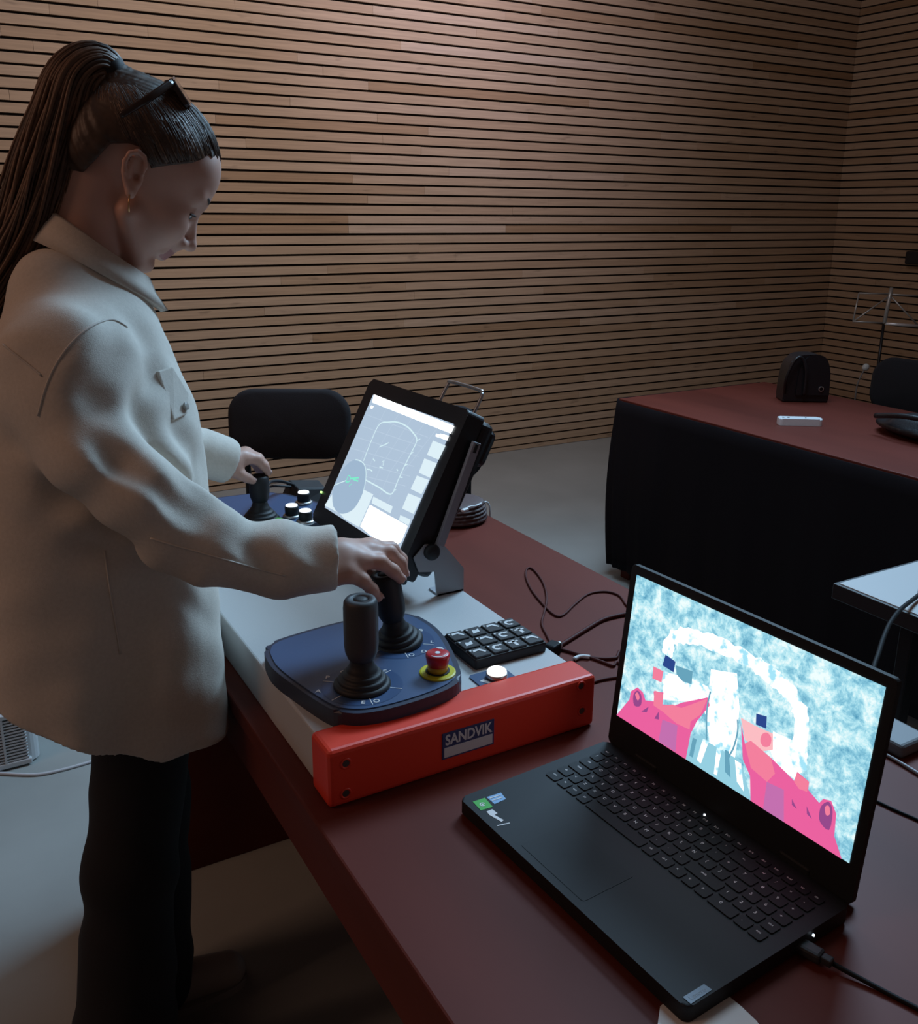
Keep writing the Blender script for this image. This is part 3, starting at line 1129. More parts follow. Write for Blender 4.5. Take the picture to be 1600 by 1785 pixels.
# keys, every one its own part with its legend printed on it
ROWS = [
    (0.2135, 0.0115, ['esc', 'F1', 'F2', 'F3', 'F4', 'F5', 'F6', 'F7', 'F8', 'F9', 'F10', 'F11', 'F12', 'ins', 'prt', 'del', 'hm', 'end', 'up', 'dn'], [1] * 20),
    (0.1965, 0.0150, ['|', '1', '2', '3', '4', '5', '6', '7', '8', '9', '0', '?', "'", '<-', 'nl', '/', '*', '-'], [1] * 13 + [1.9, 1, 1, 1, 1]),
    (0.1785, 0.0150, ['tab', 'Q', 'W', 'E', 'R', 'T', 'Y', 'U', 'I', 'O', 'P', '`', '+', '7', '8', '9', '+'], [1.45] + [1] * 12 + [1.45, 1, 1, 1]),
    (0.1605, 0.0150, ['caps', 'A', 'S', 'D', 'F', 'G', 'H', 'J', 'K', 'L', 'N', '{', '}', '4', '5', '6', '+'], [1.7] + [1] * 12 + [1.2, 1, 1, 1]),
    (0.1425, 0.0150, ['sh', '<', 'Z', 'X', 'C', 'V', 'B', 'N', 'M', ',', '.', '-', 'shift', '1', '2', '3', 'ent'], [1.2] + [1] * 11 + [2.7, 1, 1, 1, 1]),
    (0.1245, 0.0150, ['ctrl', 'fn', 'win', 'alt', '', 'alt', 'ctrl', '<', 'v', '>', '0', '.', 'ent'], [1.2, 1, 1, 1, 5.2, 1, 1.3, 1.0, 1.0, 1.0, 1.9, 1, 1]),
]
U0, U1 = 0.016, LWD - 0.016
for v, kh, labs, ws in ROWS:
    tot = sum(ws)
    u = U0
    for lb, w in zip(labs, ws):
        kw = (U1 - U0) * w / tot
        vv = v
        b = prism(rrect(u + 0.0013, u + kw - 0.0013, v - kh / 2, v + kh / 2, 0.0022, 2), LHT - 0.0006, LHT + 0.0014)
        nf = len(b.faces)
        if lb and (v < 0.2 or len(lb) > 1):
            me = text_mesh(lb, 0.0042 if len(lb) > 1 else 0.0056)
            me.transform(Matrix.Translation((u + kw * (0.36 if len(lb) == 1 else 0.45), v + kh * 0.12, LHT + 0.0016)))
            b.faces.ensure_lookup_table()
            b.from_mesh(me)
            b.faces.ensure_lookup_table()
            for f in b.faces[nf:]:
                f.material_index = 1
        b.transform(LM)
        obj('key', b, [M_lapk, M_leg], base)
        u += kw
M_stg = mat('sticker_green', (0.05, 0.42, 0.05), 0.5)
M_stb = mat('sticker_blue', (0.22, 0.42, 0.68), 0.5)


def lap_quad(px, th=0.0004):
    return plate3([onZ(x, y, TZ + LHT) for x, y in px], (0, 0, 1), th)


g = obj('sticker', lap_quad([(824, 1398), (845, 1391), (859, 1407), (838, 1413)]), M_stg, base)
g['label'] = 'green sticker on the palm rest'
c_ = onZ(841, 1402, TZ + LHT + 0.0006)
b = disc(c_[0], c_[1], 0.0022, 0.0036, 0, 300, TZ + LHT + 0.0006, 14)
b = disc(c_[0], c_[1], 0.0, 0.0013, 0, 360, TZ + LHT + 0.0006, 8, b)
tag(obj('sticker_emblem', b, M_print, base), kind='stuff')
g = obj('sticker', lap_quad([(848, 1390), (873, 1382), (882, 1393), (862, 1402)]), M_stb, base)
g['label'] = 'blue sticker on the palm rest'
b = None
for i, (a0, a1) in enumerate((((853, 1391), (872, 1385)), ((857, 1395), (875, 1389)))):
    b = plate3([onZ(a0[0], a0[1], TZ + LHT + .0006), onZ(a1[0], a1[1], TZ + LHT + .0006), onZ(a1[0] + 1, a1[1] + 1.3, TZ + LHT + .0006), onZ(a0[0] + 1, a0[1] + 1.3, TZ + LHT + .0006)], (0, 0, 1), 0.0002, b)
tag(obj('sticker_print', b, M_print, base), kind='stuff')
b = lap_quad([(848, 1415), (858, 1411), (867, 1418), (862, 1421), (878, 1430), (874, 1433), (862, 1426), (853, 1421)])
b = plate3([onZ(x, y, TZ + LHT) for x, y in ((866, 1439), (888, 1434), (889, 1435.4), (867, 1440.4))], (0, 0, 1), 0.0003, b)
tag(obj('sticker_print', b, M_print, base), kind='stuff')
bd = obj('badge', lap_quad([(1190, 1739), (1227, 1716), (1241, 1726), (1204, 1751)], 0.0006), mat('badge', (0.06, 0.065, 0.08), 0.4, metal=0.4), base)
me = text_mesh('Lenovo', 0.0068)
bo, bx, by = onZ(1216, 1733, TZ + LHT), L2, -L1
me.transform(frame(bo + np.array([0, 0, .0008]), tuple(L2), tuple(-L1), (0, 0, 1)))
link('badge_lettering', me, mat('badge_text', (0.16, 0.17, 0.20), 0.4), base)
for px, py, z in ((1228, 1420, LHT + 0.0008), (1418, 1630, LHT - 0.004)):
    p = onZ(px, py, TZ + z)
    obj('status_light', lathe([(0.0013, -0.001), (0.0013, 0.0005)], 10, Matrix.Translation(tuple(p))), mat('led_white', (1, 1, 1), 0.4, emit=(0.7, 0.85, 1.0), estr=2.5), base)
# lid
LT = 1.4696
UP = np.array([*(math.cos(LT) * L2[:2]), math.sin(LT)])
LNRM = np.cross(L1, UP)                                    # faces the keyboard
HO = LO + L2 * LDP + np.array([0, 0, 0.024])
DM = frame(HO, L1, UP, LNRM)
LH = 0.2445
b = prism(rrect(0.0, LWD, -0.004, LH, 0.006), -0.0075, -0.0006, bev=0.0012)
b.transform(DM)
lid = obj('lid', b, M_lap, lap)
lid['label'] = 'black screen lid with wide lower bezel'
for u in (0.05, LWD - 0.09):
    b = box(u, u + 0.04, -0.010, 0.006, -0.009, 0.001, 0.003, M=DM)
    obj('hinge', b, M_lap, lap)
SW, SH, SCH = 0.344, 0.194, 0.0389
sl = (LWD - SW) / 2


def tunnel_mat():
    m = bpy.data.materials.new('tunnel_picture')
    m.use_nodes = True
    nt = m.node_tree
    nt.nodes.clear()
    L = nt.links.new
    geo = nt.nodes.new('ShaderNodeNewGeometry')
    n1 = nt.nodes.new('ShaderNodeTexNoise')
    n1.inputs['Scale'].default_value = 52
    n1.inputs['Detail'].default_value = 9
    n1.inputs['Roughness'].default_value = 0.72
    n1.inputs['Distortion'].default_value = 0.25
    cr = nt.nodes.new('ShaderNodeValToRGB')
    e = cr.color_ramp.elements
    e[0].position, e[0].color = 0.32, (*srgb(78, 150, 184), 1)
    e[1].position, e[1].color = 0.62, (*srgb(240, 255, 255), 1)
    a = cr.color_ramp.elements.new(0.445)
    a.color = (*srgb(140, 203, 224), 1)
    a = cr.color_ramp.elements.new(0.53)
    a.color = (*srgb(188, 236, 246), 1)
    em = nt.nodes.new('ShaderNodeEmission')
    em.inputs[1].default_value = 1.0
    o = nt.nodes.new('ShaderNodeOutputMaterial')
    L(geo.outputs['Position'], n1.inputs['Vector'])
    L(n1.outputs['Fac'], cr.inputs['Fac'])
    L(cr.outputs['Color'], em.inputs['Color'])
    L(em.outputs[0], o.inputs[0])
    return m


SP = HO + L1 * sl + UP * SCH
scrL = pyd('screen', [DM @ Vector(p) for p in ((sl, SCH, 0), (sl + SW, SCH, 0), (sl + SW, SCH + SH, 0), (sl, SCH + SH, 0))], [(0, 1, 2, 3)], tunnel_mat(), lid)
scrL['label'] = 'bright display picturing a rock tunnel and pink machine parts'


def lz(x, y):      # crop used for reading: origin (1040, 960), 2.857 px per px
    return (1040 + x / 2.857, 960 + y / 2.857)


def lpoly(name, pts, lift, m, smooth_n=0):
    P = [lz(*p) for p in pts]
    if smooth_n:
        P = [tuple(p) for p in catmull(P, smooth_n, True)]
    V = []
    for x, y in P:
        p = onPlane(x, y, SP, LNRM)
        u, v = (p - SP) @ L1, (p - SP) @ UP
        V.append(SP + L1 * min(max(u, 0), SW) + UP * min(max(v, 0), SH) + LNRM * lift)
    return pyd(name, V, [tuple(range(len(V)))], m, scrL)


def lline(name, pts, w, lift, m):
    P = [onPlane(*lz(*p), SP, LNRM) + LNRM * lift for p in pts]
    V, F = [], []
    for i, p in enumerate(P):
        a_, c_ = P[max(i - 1, 0)], P[min(i + 1, len(P) - 1)]
        t = (c_ - a_) / np.linalg.norm(c_ - a_)
        s_ = np.cross(LNRM, t) * (w[i] if isinstance(w, list) else w) / 2
        V += [p - s_, p + s_]
    for i in range(len(P) - 1):
        F.append((2 * i, 2 * i + 1, 2 * i + 3, 2 * i + 2))
    return pyd(name, V, F, m, scrL)


S_w = emis('l_white', (1.0, 1.0, 0.98), 1.25)
_nt = S_w.node_tree
_g = _nt.nodes.new('ShaderNodeNewGeometry')
_n = _nt.nodes.new('ShaderNodeTexNoise')
_n.inputs['Scale'].default_value = 75
_n.inputs['Detail'].default_value = 6
_r = _nt.nodes.new('ShaderNodeValToRGB')
_r.color_ramp.elements[0].position, _r.color_ramp.elements[0].color = 0.36, (*srgb(150, 208, 226), 1)
_r.color_ramp.elements[1].position, _r.color_ramp.elements[1].color = 0.47, (1, 1, 0.98, 1)
_nt.links.new(_g.outputs['Position'], _n.inputs['Vector'])
_nt.links.new(_n.outputs['Fac'], _r.inputs['Fac'])
_nt.links.new(_r.outputs['Color'], _nt.nodes['Emission'].inputs['Color'])
S_c = emis('l_cyan', srgb(150, 208, 226), 1.0)
S_c2 = emis('l_teal', srgb(104, 164, 188), 1.0)
S_p = emis('l_pink', srgb(235, 98, 160), 1.0)
S_p2 = emis('l_salmon', srgb(244, 128, 158), 1.0)
S_p3 = emis('l_mauve', srgb(196, 112, 176), 1.0)
S_p4 = emis('l_pale_pink', srgb(252, 190, 196), 1.0)
S_b = emis('l_blue', srgb(44, 72, 140), 1.0)
S_d = emis('l_darkpink', srgb(150, 74, 140), 1.0)
arch = catmull([(350, 520), (375, 440), (460, 425), (600, 465), (760, 545), (880, 630), (970, 720), (1020, 830), (1010, 980), (1000, 1080)], 6)
rg = random.Random(3)
wA = [0.018 + rg.uniform(-.005, .005) for _ in arch]
lline('tunnel_arch', arch, wA, 0.0003, S_w)
lpoly('tunnel_mouth', [(570, 590), (700, 610), (712, 780), (700, 960), (690, 1030), (560, 955), (550, 850), (560, 700)], 0.0005, S_w)
lpoly('tunnel_floor', [(480, 640), (560, 680), (560, 850), (520, 760), (330, 740), (330, 600)], 0.0004, S_w)
lpoly('tunnel_floor', [(880, 900), (1010, 960), (1040, 1080), (990, 1140), (890, 1060), (860, 980)], 0.0004, S_w)
lpoly('tunnel_floor', [(520, 920), (600, 950), (720, 1045), (770, 1260), (560, 1115), (440, 1035), (470, 920)], 0.0004, S_c)
for q in ([(600, 975), (625, 985), (600, 1120), (585, 1110)], [(530, 935), (560, 950), (520, 1060), (500, 1040)], [(690, 1040), (720, 1060), (735, 1200), (700, 1150)]):
    lpoly('floor_streak', q, 0.0006, S_w)
for q in ([(640, 990), (660, 1000), (668, 1130), (640, 1100)], [(480, 930), (500, 940), (480, 1030), (462, 1020)]):
    lpoly('floor_streak', q, 0.0006, S_c2)
lpoly('loader_arm', [(95, 825), (165, 740), (172, 700), (205, 680), (232, 705), (245, 745), (290, 750), (285, 700), (335, 705), (330, 765), (390, 770), (430, 755), (555, 730), (565, 770), (500, 850), (470, 910), (445, 1040), (300, 960)], 0.0007, S_p)
lpoly('loader_arm', [(290, 695), (335, 712), (330, 770), (380, 765), (430, 785), (400, 860), (330, 800), (285, 770)], 0.0009, S_p2)
lpoly('loader_arm', [(400, 790), (460, 770), (555, 735), (520, 815), (470, 850), (465, 890), (400, 860)], 0.0009, S_p2)
lpoly('loader_arm', [(330, 840), (405, 870), (395, 1000), (310, 950)], 0.0010, S_p3)
lpoly('loader_arm', [(720, 860), (740, 960), (765, 945), (880, 1040), (985, 1145), (1000, 1100), (1060, 1150), (1055, 1190), (1110, 1255), (1130, 1235), (1170, 1245), (1195, 1310), (1185, 1420), (1220, 1545), (1000, 1420), (765, 1260), (765, 1120), (730, 1040)], 0.0007, S_p)
lpoly('loader_arm', [(740, 960), (770, 945), (870, 1030), (890, 1110), (850, 1150), (770, 1080)], 0.0009, S_p2)
lpoly('loader_arm', [(985, 1150), (1000, 1105), (1060, 1150), (1050, 1200), (1010, 1185)], 0.0009, S_p2)
lpoly('loader_arm', [(850, 1150), (935, 1190), (935, 1350), (830, 1290)], 0.0010, S_p3)
lpoly('loader_lug', [(1125, 1265), (1160, 1250), (1178, 1300), (1160, 1390), (1115, 1350), (1112, 1300)], 0.0010, S_d, 3)
lpoly('loader_lug', [(1140, 1275), (1160, 1270), (1165, 1310), (1145, 1315)], 0.0012, S_p2, 3)
lpoly('loader_lug', [(185, 720), (205, 695), (225, 720), (222, 770), (190, 770)], 0.0010, S_d, 3)
lpoly('loader_lug', [(195, 715), (207, 705), (217, 730), (207, 745)], 0.0012, S_p2, 3)
for q in ([(225, 800), (262, 775), (252, 805)], [(290, 835), (312, 800), (312, 840)], [(975, 1235), (1000, 1285), (975, 1265)], [(1048, 1270), (1075, 1335), (1050, 1310)]):
    lpoly('loader_bolt', q, 0.0011, S_d)
lpoly('marker_panel', [(345, 517), (395, 552), (385, 605), (330, 570)], 0.0009, S_b)
lpoly('marker_panel', [(797, 810), (850, 825), (847, 885), (795, 865)], 0.0009, S_b)
lpoly('marker_panel', [(285, 575), (335, 600), (325, 655), (280, 635)], 0.0009, S_p2)
lpoly('marker_panel', [(720, 830), (790, 870), (880, 910), (880, 990), (820, 1000), (740, 940)], 0.0008, S_p4)
lpoly('marker_panel', [(825, 915), (850, 905), (872, 930), (865, 970), (835, 975), (818, 950)], 0.0009, S_p2, 3)
lpoly('loader_wall', [(395, 570), (480, 600), (475, 665), (430, 650), (400, 615)], 0.0008, S_c2)
lline('loader_hose', catmull([(570, 700), (555, 770), (550, 850), (550, 940)], 4), 0.0022, 0.0012, S_c2)
lline('loader_hose', catmull([(705, 840), (705, 900), (685, 980), (660, 1030), (665, 1080)], 4), 0.0022, 0.0012, S_c2)

# ================================================================== SMALL THINGS ON THE NEAR TABLE
M_cab = mat('cable_brown', (0.080, 0.018, 0.015), 0.6, spec=0.2)
M_cabk = mat('cable_black', (0.010, 0.010, 0.011), 0.65, spec=0.2)


def zc(x, y):       # crop used for reading: origin (740, 840), 4.2105 px per px
    return (740 + x / 4.2105, 840 + y / 4.2105)


def table_cable(name, pix, r, m, label, z=TZ, lift=None, pre=(), post=()):
    P = [onZ(x, y, z + r + (lift[i] if lift else 0)) for i, (x, y) in enumerate(pix)]
    P = [np.array([p[0], p[1], z + r + (lift[i] if lift else 0)]) for i, p in enumerate(P)]
    P = [np.array([x, y, z + r]) for x, y in pre] + P + [np.array([x, y, z + r]) for x, y in post]
    t = tube(name, catmull(P, 7), r, m)
    return tag(t, label, 'cable')


cb = table_cable('usb_cable', [zc(*p) for p in ((930, 1190), (900, 1130), (860, 1040), (880, 950), (896, 850), (870, 740), (800, 645), (752, 638), (745, 700), (790, 800), (880, 910), (960, 980), (1020, 975), (1100, 900), (1200, 825), (1320, 805), (1420, 830), (1470, 890), (1520, 1000))], 0.0021, M_cab,
                 'thin brown cable looping on the table beside the console', post=((0.83, 0.86), (0.79, 0.80), (0.755, 0.78)))
cb = table_cable('usb_cable', [zc(*p) for p in ((985, 1205), (1060, 1160), (1180, 1085), (1300, 1015), (1400, 985), (1480, 970), (1560, 960))], 0.0036, M_cab,
                 'thick brown cable running straight from the console plug behind the laptop', post=((0.88, 0.84), (0.82, 0.765), (0.755, 0.745)))
pc = onZ(967, 1127, TZ + 0.012)
dv = onZ(*zc(1180, 1085), TZ + 0.012) - onZ(*zc(985, 1205), TZ + 0.012)
an = math.atan2(dv[1], dv[0])
Mp = Matrix.Translation((pc[0], pc[1], TZ + 0.0105)) @ Matrix.Rotation(an, 4, 'Z')
obj('plug', box(-0.018, 0.006, -0.010, 0.010, -0.010, 0.010, 0.003, M=Mp), M_cabk, cb)
obj('plug_collar', lathe([(0.006, 0), (0.006, 0.010), (0.0045, 0.012)], 16, Mp @ Matrix.Translation((0.004, 0, 0)) @ Matrix.Rotation(PI / 2, 4, 'Y')), M_metal, cb, smooth=True)
table_cable('usb_cable', [zc(*p) for p in ((990, 1225), (1080, 1250), (1180, 1280), (1290, 1297), (1400, 1294), (1480, 1280))], 0.0026, M_cab,
            'brown cable lying flat from the console plug towards the laptop lid', post=((0.80, 0.78), (0.755, 0.71)))
cw = table_cable('usb_cable', [zc(*p) for p in ((1060, 1335), (1110, 1300), (1200, 1288), (1290, 1315), (1380, 1350), (1470, 1375))], 0.0024, M_cab,
                 'brown cable with a white tag beside the orange panel', post=((0.79, 0.74), (0.755, 0.675)))
P = [onZ(*zc(*p), TZ + 0.0026) for p in ((1098, 1307), (1130, 1291), (1170, 1287), (1212, 1292))]
tube('white_tag', catmull([np.array([p[0], p[1], TZ + 0.0040]) for p in P], 5), 0.0036, mat('tag_white', (0.65, 0.65, 0.65), 0.5), cw)
table_cable('usb_cable', [zc(*p) for p in ((1235, 1472), (1290, 1455), (1370, 1440), (1470, 1428))], 0.0024, M_cab,
            'short length of brown cable between the orange panel and the laptop screen')
pw = table_cable('power_cable', [(1432, 1668), (1470, 1690), (1515, 1714), (1560, 1738), (1610, 1764), (1680, 1805)], 0.0024, M_cabk,
                 'black power cable plugged into the near side of the laptop', lift=[0.006, 0.003, 0.001, 0, 0, 0])
pa_, pb2 = onZ(1396, 1648, TZ + 0.010), onZ(1448, 1680, TZ + 0.008)
an = math.atan2(*(pb2 - pa_)[1::-1])
Mp = Matrix.Translation((pa_[0], pa_[1], TZ + 0.0095)) @ Matrix.Rotation(an, 4, 'Z')
ln = np.linalg.norm(pb2 - pa_)
b = box(-0.006, ln * 0.72, -0.0075, 0.0075, -0.0055, 0.0055, 0.003, M=Mp)
b = box(ln * 0.70, ln * 1.05, -0.0045, 0.0045, -0.004, 0.004, 0.0015, M=Mp, bm=b)
obj('plug', b, mat('plug_grey', (0.028, 0.030, 0.036), 0.5), pw)
table_cable('thin_cable', [(1480, 1385), (1520, 1394), (1560, 1412), (1610, 1434), (1680, 1470)], 0.0018, M_cabk, 'thin dark cable crossing the table behind the laptop screen', pre=((0.755, 0.60), (0.80, 0.615)))

# white sheet under the laptop's corner
P = [onZ(x, y, TZ) for x, y in ((1150, 1760), (1205, 1705), (1251, 1733), (1270, 1742), (1292, 1760), (1318, 1785), (1345, 1822), (1362, 1860), (1375, 1910), (1130, 1910))]
tag(obj('paper_pad', prism([(p[0], p[1]) for p in P], TZ, TZ + 0.0035), mat('paper_white', (0.78, 0.78, 0.77), 0.6)), 'white round cornered pad slid under the corner of the laptop', 'pad')

# brown purse with a white lead on the far corner
ps = thing('purse', 'folded brown leather purse on the far corner of the near table', 'purse', (1.035, 1.80, TZ))
S = Prims()
for i in range(5):
    S.ell((1.035, 1.80, TZ + 0.009 + i * 0.0088), (0.078 - 0.002 * i, 0.075 - 0.003 * i, 0.0072), k=0.004)
Rz = np.array([[math.cos(.5), math.sin(.5), 0], [-math.sin(.5), math.cos(.5), 0], [0, 0, 1]])
surf_obj('purse_body', S, (0.94, 1.70, TZ - 0.005), (1.13, 1.90, TZ + 0.07), 0.004, mat('purse_leather', (0.075, 0.040, 0.038), 0.6, bump=(150, 0.3)), ps, it=1)
pt = [onZ(x, y, TZ + 0.05) for x, y in ((810, 889), (817, 886), (822, 883))]
ear = thing('white_lead', 'white cable end lying over the brown purse', 'cable', tuple(pt[0]))
obj('plug', box(-0.009, 0.009, -0.005, 0.005, -0.003, 0.003, 0.0015, M=Matrix.Translation(tuple(pt[0])) @ Matrix.Rotation(0.3, 4, 'Z')), mat('lead_white', (0.75, 0.77, 0.78), 0.4), ear)
tube('lead', catmull([pt[0], pt[1] + np.array([0, 0, .003]), pt[2] + np.array([0.01, 0, 0.0]), np.array([1.127, 1.80, TZ + 0.02]), np.array([1.130, 1.805, TZ - 0.12])], 6), 0.002, MATS['lead_white'], ear)

# grey adapter with white cable at the table's aisle edge
ad = thing('power_adapter', 'grey power adapter at the aisle edge of the table behind the laptop', 'adapter', (1.065, 0.68, TZ))
obj('adapter_body', box(1.055, 1.115, 0.645, 0.735, TZ, TZ + 0.020, 0.006, 3), mat('adapter_grey', (0.16, 0.165, 0.175), 0.5), ad)
tube('white_cable', catmull([(1.045, 0.76, TZ + 0.003), (1.043, 0.70, TZ + 0.003), (1.046, 0.65, TZ + 0.003), (1.04, 0.58, TZ + 0.003), (1.02, 0.5, TZ + 0.003)], 6), 0.0022, mat('lead_grey', (0.42, 0.42, 0.44), 0.5), ad)

# black lead from the white table down behind the laptop
ld = thing('video_cable', 'black cable with a thick plug drooping from the white topped table behind the laptop', 'cable', (1.35, 0.85, TZ))
pp = [onZ(1618, 1024, 0.752), onZ(1594, 1043, 0.750), atD(1570, 1062, 1.66), atD(1552, 1085, 1.60), atD(1540, 1112, 1.54), atD(1531, 1140, 1.48), atD(1522, 1168, 1.43), atD(1515, 1215, 1.36), atD(1512, 1262, 1.305)]
tube('lead', catmull(pp, 6), 0.004, M_cabk, ld)
ax = (pp[1] - pp[0]) / np.linalg.norm(pp[1] - pp[0])
ey_ = np.cross(ax, (0, 0, 1)); ey_ /= np.linalg.norm(ey_)
obj('plug', box(-0.010, 0.010, -0.007, 0.007, -0.025, 0.028, 0.003, M=frame(pp[0], ey_, np.cross(ax, ey_), ax)), M_cabk, ld)

# ================================================================== THINGS ON AND BEHIND THE SKIRTED TABLE
M_leath = mat('black_leather', (0.010, 0.009, 0.011), 0.38, bump=(120, 0.3))
hb = thing('handbag', 'small black leather handbag with arched flap standing on the skirted table', 'handbag', (2.95, 2.42, TZ))
rot = Matrix.Translation((2.945, 2.43, TZ)) @ Matrix.Rotation(math.radians(-32), 4, 'Z')
outl = [(-0.085, 0.0), (-0.080, 0.10), (-0.066, 0.155), (-0.040, 0.178), (0.0, 0.184), (0.045, 0.180), (0.070, 0.158), (0.086, 0.10), (0.090, 0.0)]
pts = [tuple(p) for p in catmull(outl, 4)]
b = plate3([(x, -0.045, z) for x, z in pts], (0, 1, 0), 0.09)
bmesh.ops.bevel(b, geom=b.edges[:], offset=0.006, segments=2, affect='EDGES', profile=0.5)
b.transform(rot)
obj('bag_body', b, M_leath, hb)
b = plate3([(x * 0.98 + 0.045 * (x < 0), -0.052, 0.03 + z * 0.85) for x, z in pts], (0, 1, 0), 0.008)
b.transform(rot)
obj('flap', b, M_leath, hb)
tube('strap', [tuple(rot @ Vector(p)) for p in catmull([(-0.072, -0.03, 0.01), (-0.085, -0.062, 0.09), (-0.060, -0.066, 0.165), (-0.030, -0.060, 0.172), (-0.012, -0.063, 0.12), (-0.010, -0.06, 0.03)], 6)], 0.006, M_leath, hb)
b = lathe([(0.010, 0), (0.010, 0.003), (0.007, 0.0035)], 16, rot @ Matrix.Translation((0.055, -0.0525, 0.055)) @ Matrix.Rotation(PI / 2, 4, 'X'), cap=False)
obj('clasp', b, M_metal, hb)

rm = thing('remote_control', 'slim white remote control lying on the skirted table in front of the handbag', 'remote', (2.586, 2.123, TZ))
pA, pB = onZ(1358, 741, TZ), onZ(1432, 743, TZ)
dv = pB - pA
an = math.atan2(dv[1], dv[0])
Mr = Matrix.Translation(((pA[0] + pB[0]) / 2, (pA[1] + pB[1]) / 2, TZ)) @ Matrix.Rotation(an, 4, 'Z')
b = prism(rrect(-0.073, 0.073, -0.005, 0.040, 0.012), 0.0, 0.024, bev=0.004)
b.transform(Mr)
obj('remote_body', b, mat('remote_white', (0.78, 0.80, 0.82), 0.35), rm)
for x, r in ((-0.055, 0.004), (-0.038, 0.0045), (0.02, 0.003)):
    obj('button', lathe([(r, 0.023), (r, 0.0250)], 14, Mr @ Matrix.Translation((x, 0.018, 0))), M_rubber, rm)

fb = thing('soft_bag', 'flat black soft bag lying on the skirted table in front of the chair', 'bag', (2.78, 1.78, TZ))
S = Prims()
S.ell((2.80, 1.74, TZ + 0.030), (0.125, 0.235, 0.030), k=0.02)
S.cap((2.72, 1.62, TZ + 0.045), (2.74, 1.86, TZ + 0.048), 0.028, 0.022, k=0.03)
S.cap((2.86, 1.56, TZ + 0.040), (2.84, 1.88, TZ + 0.040), 0.024, 0.02, k=0.03)
surf_obj('bag_body', S, (2.62, 1.45, TZ - 0.004), (2.97, 2.02, TZ + 0.1), 0.007, M_leath, fb)
tube('strap', catmull([(2.70, 1.92, TZ + 0.06), (2.68, 1.80, TZ + 0.082), (2.70, 1.66, TZ + 0.079), (2.76, 1.56, TZ + 0.06)], 6), 0.009, M_leath, fb)

# folding music stand
M_alu = mat('aluminium', (0.42, 0.42, 0.40), 0.4, metal=0.5)
md = 5.2
ms = thing('music_stand', 'folding metal music stand with open wire desk near the slatted corner', 'music stand', tuple(atD(1545, 560, md) * np.array([1, 1, 0])))
G = lambda x, y: atD(x, y, md)
tube('centre_post', [G(1554, 502), G(1551, 515), G(1541, 564)], 0.011, M_alu, ms)
for q in ([(1551, 512), (1497, 511)], [(1551, 513), (1608, 516)], [(1497, 511), (1487, 559)], [(1608, 516), (1612, 568)], [(1550, 516), (1489, 559)], [(1552, 516), (1599, 566)], [(1541, 563), (1486, 560)]):
    tube('desk_wire', [G(*q[0]), G(*q[1])], 0.0045, M_alu, ms)
tube('desk_ledge', [G(1542, 564), G(1612, 569)], 0.008, mat('aluminium_bright', (0.7, 0.7, 0.7), 0.3, metal=0.4), ms)
mb = G(1540, 566)
tube('post', [mb, (mb[0], mb[1], 0.30)], 0.008, M_blackm, ms)
for a in (20, 140, 260):
    tube('tripod_leg', [(mb[0], mb[1], 0.36), (mb[0] + 0.24 * math.cos(math.radians(a)), mb[1] + 0.24 * math.sin(math.radians(a)), 0.008)], 0.006, M_blackm, ms)

mc = thing('microphone_stand', 'slender stand with a pale round tip behind the skirted table', 'stand', (0, 0, 0))
t_ = atD(1509, 640, 4.35)
mc.location = (t_[0] - 0.1, t_[1] + 0.05, 0)
obj('tip', lathe([(0.004, -0.018), (0.014, -0.012), (0.016, 0.0), (0.012, 0.012), (0.004, 0.017)], 16, Matrix.Translation(tuple(t_)) @ Matrix.Rotation(0.6, 4, 'Y')), mat('tip_pale', (0.42, 0.40, 0.37), 0.6), mc, smooth=True)
p2_, p3_ = atD(1495, 668, 4.36), atD(1489, 705, 4.38)
tube('stem', catmull([t_, p2_, p3_, np.array([p3_[0], p3_[1], 0.35]), np.array([p3_[0], p3_[1], 0.01])], 6), 0.0035, mat('stem_grey', (0.13, 0.11, 0.10), 0.5), mc)
obj('foot', lathe([(0.09, 0), (0.09, 0.008), (0.02, 0.016)], 24, Matrix.Translation((p3_[0], p3_[1], 0))), M_blackm, mc)

p = onX(1596, 447, WX)
wb = thing('wall_speaker', 'small black box fixed to the side slatted wall', 'speaker', (WX, p[1], p[2]))
obj('speaker_body', box(WX - 0.085, WX - 0.012, p[1] - 0.10, p[1] + 0.022, p[2] - 0.05, p[2] + 0.035, 0.01), M_black, wb)
obj('wall_mount', box(WX - 0.02, WX + 0.002, p[1] - 0.06, p[1] - 0.01, p[2] - 0.025, p[2] + 0.015, 0.002), M_blackm, wb)

# ================================================================== FAN HEATER ON THE FLOOR
ht = thing('fan_heater', 'white fan heater with a slatted grille standing on the floor behind the woman', 'heater', (0.0, 2.55, 0))
M_ht = mat('heater_white', (0.58, 0.58, 0.58), 0.45)
HX0, HX1, HY, HZ = -0.16, 0.135, 2.47, 0.165
b = prism(rrect(HX0, HX1, HY + 0.006, HY + 0.14, 0.03), 0.006, HZ, bev=0.012)
obj('heater_body', b, M_ht, ht, smooth=False)
obj('grille_back', box(HX0 + 0.03, HX1 - 0.030, HY, HY + 0.012, 0.020, HZ - 0.018), mat('grille_dark', (0.02, 0.02, 0.024), 0.8), ht)
for i in range(14):
    z = 0.024 + i * (HZ - 0.046) / 13.5
    obj('grille_slat', box(HX0 + 0.028, HX1 - 0.028, HY - 0.006, HY + 0.004, z, z + 0.0042), M_ht, ht)
obj('grille_rib', box(0.048, 0.054, HY - 0.0075, HY + 0.004, 0.018, HZ - 0.014), M_ht, ht)
obj('front_frame', box(HX0 + 0.02, HX1 - 0.022, HY - 0.008, HY + 0.008, 0.006, 0.0215, 0.003), M_ht, ht)
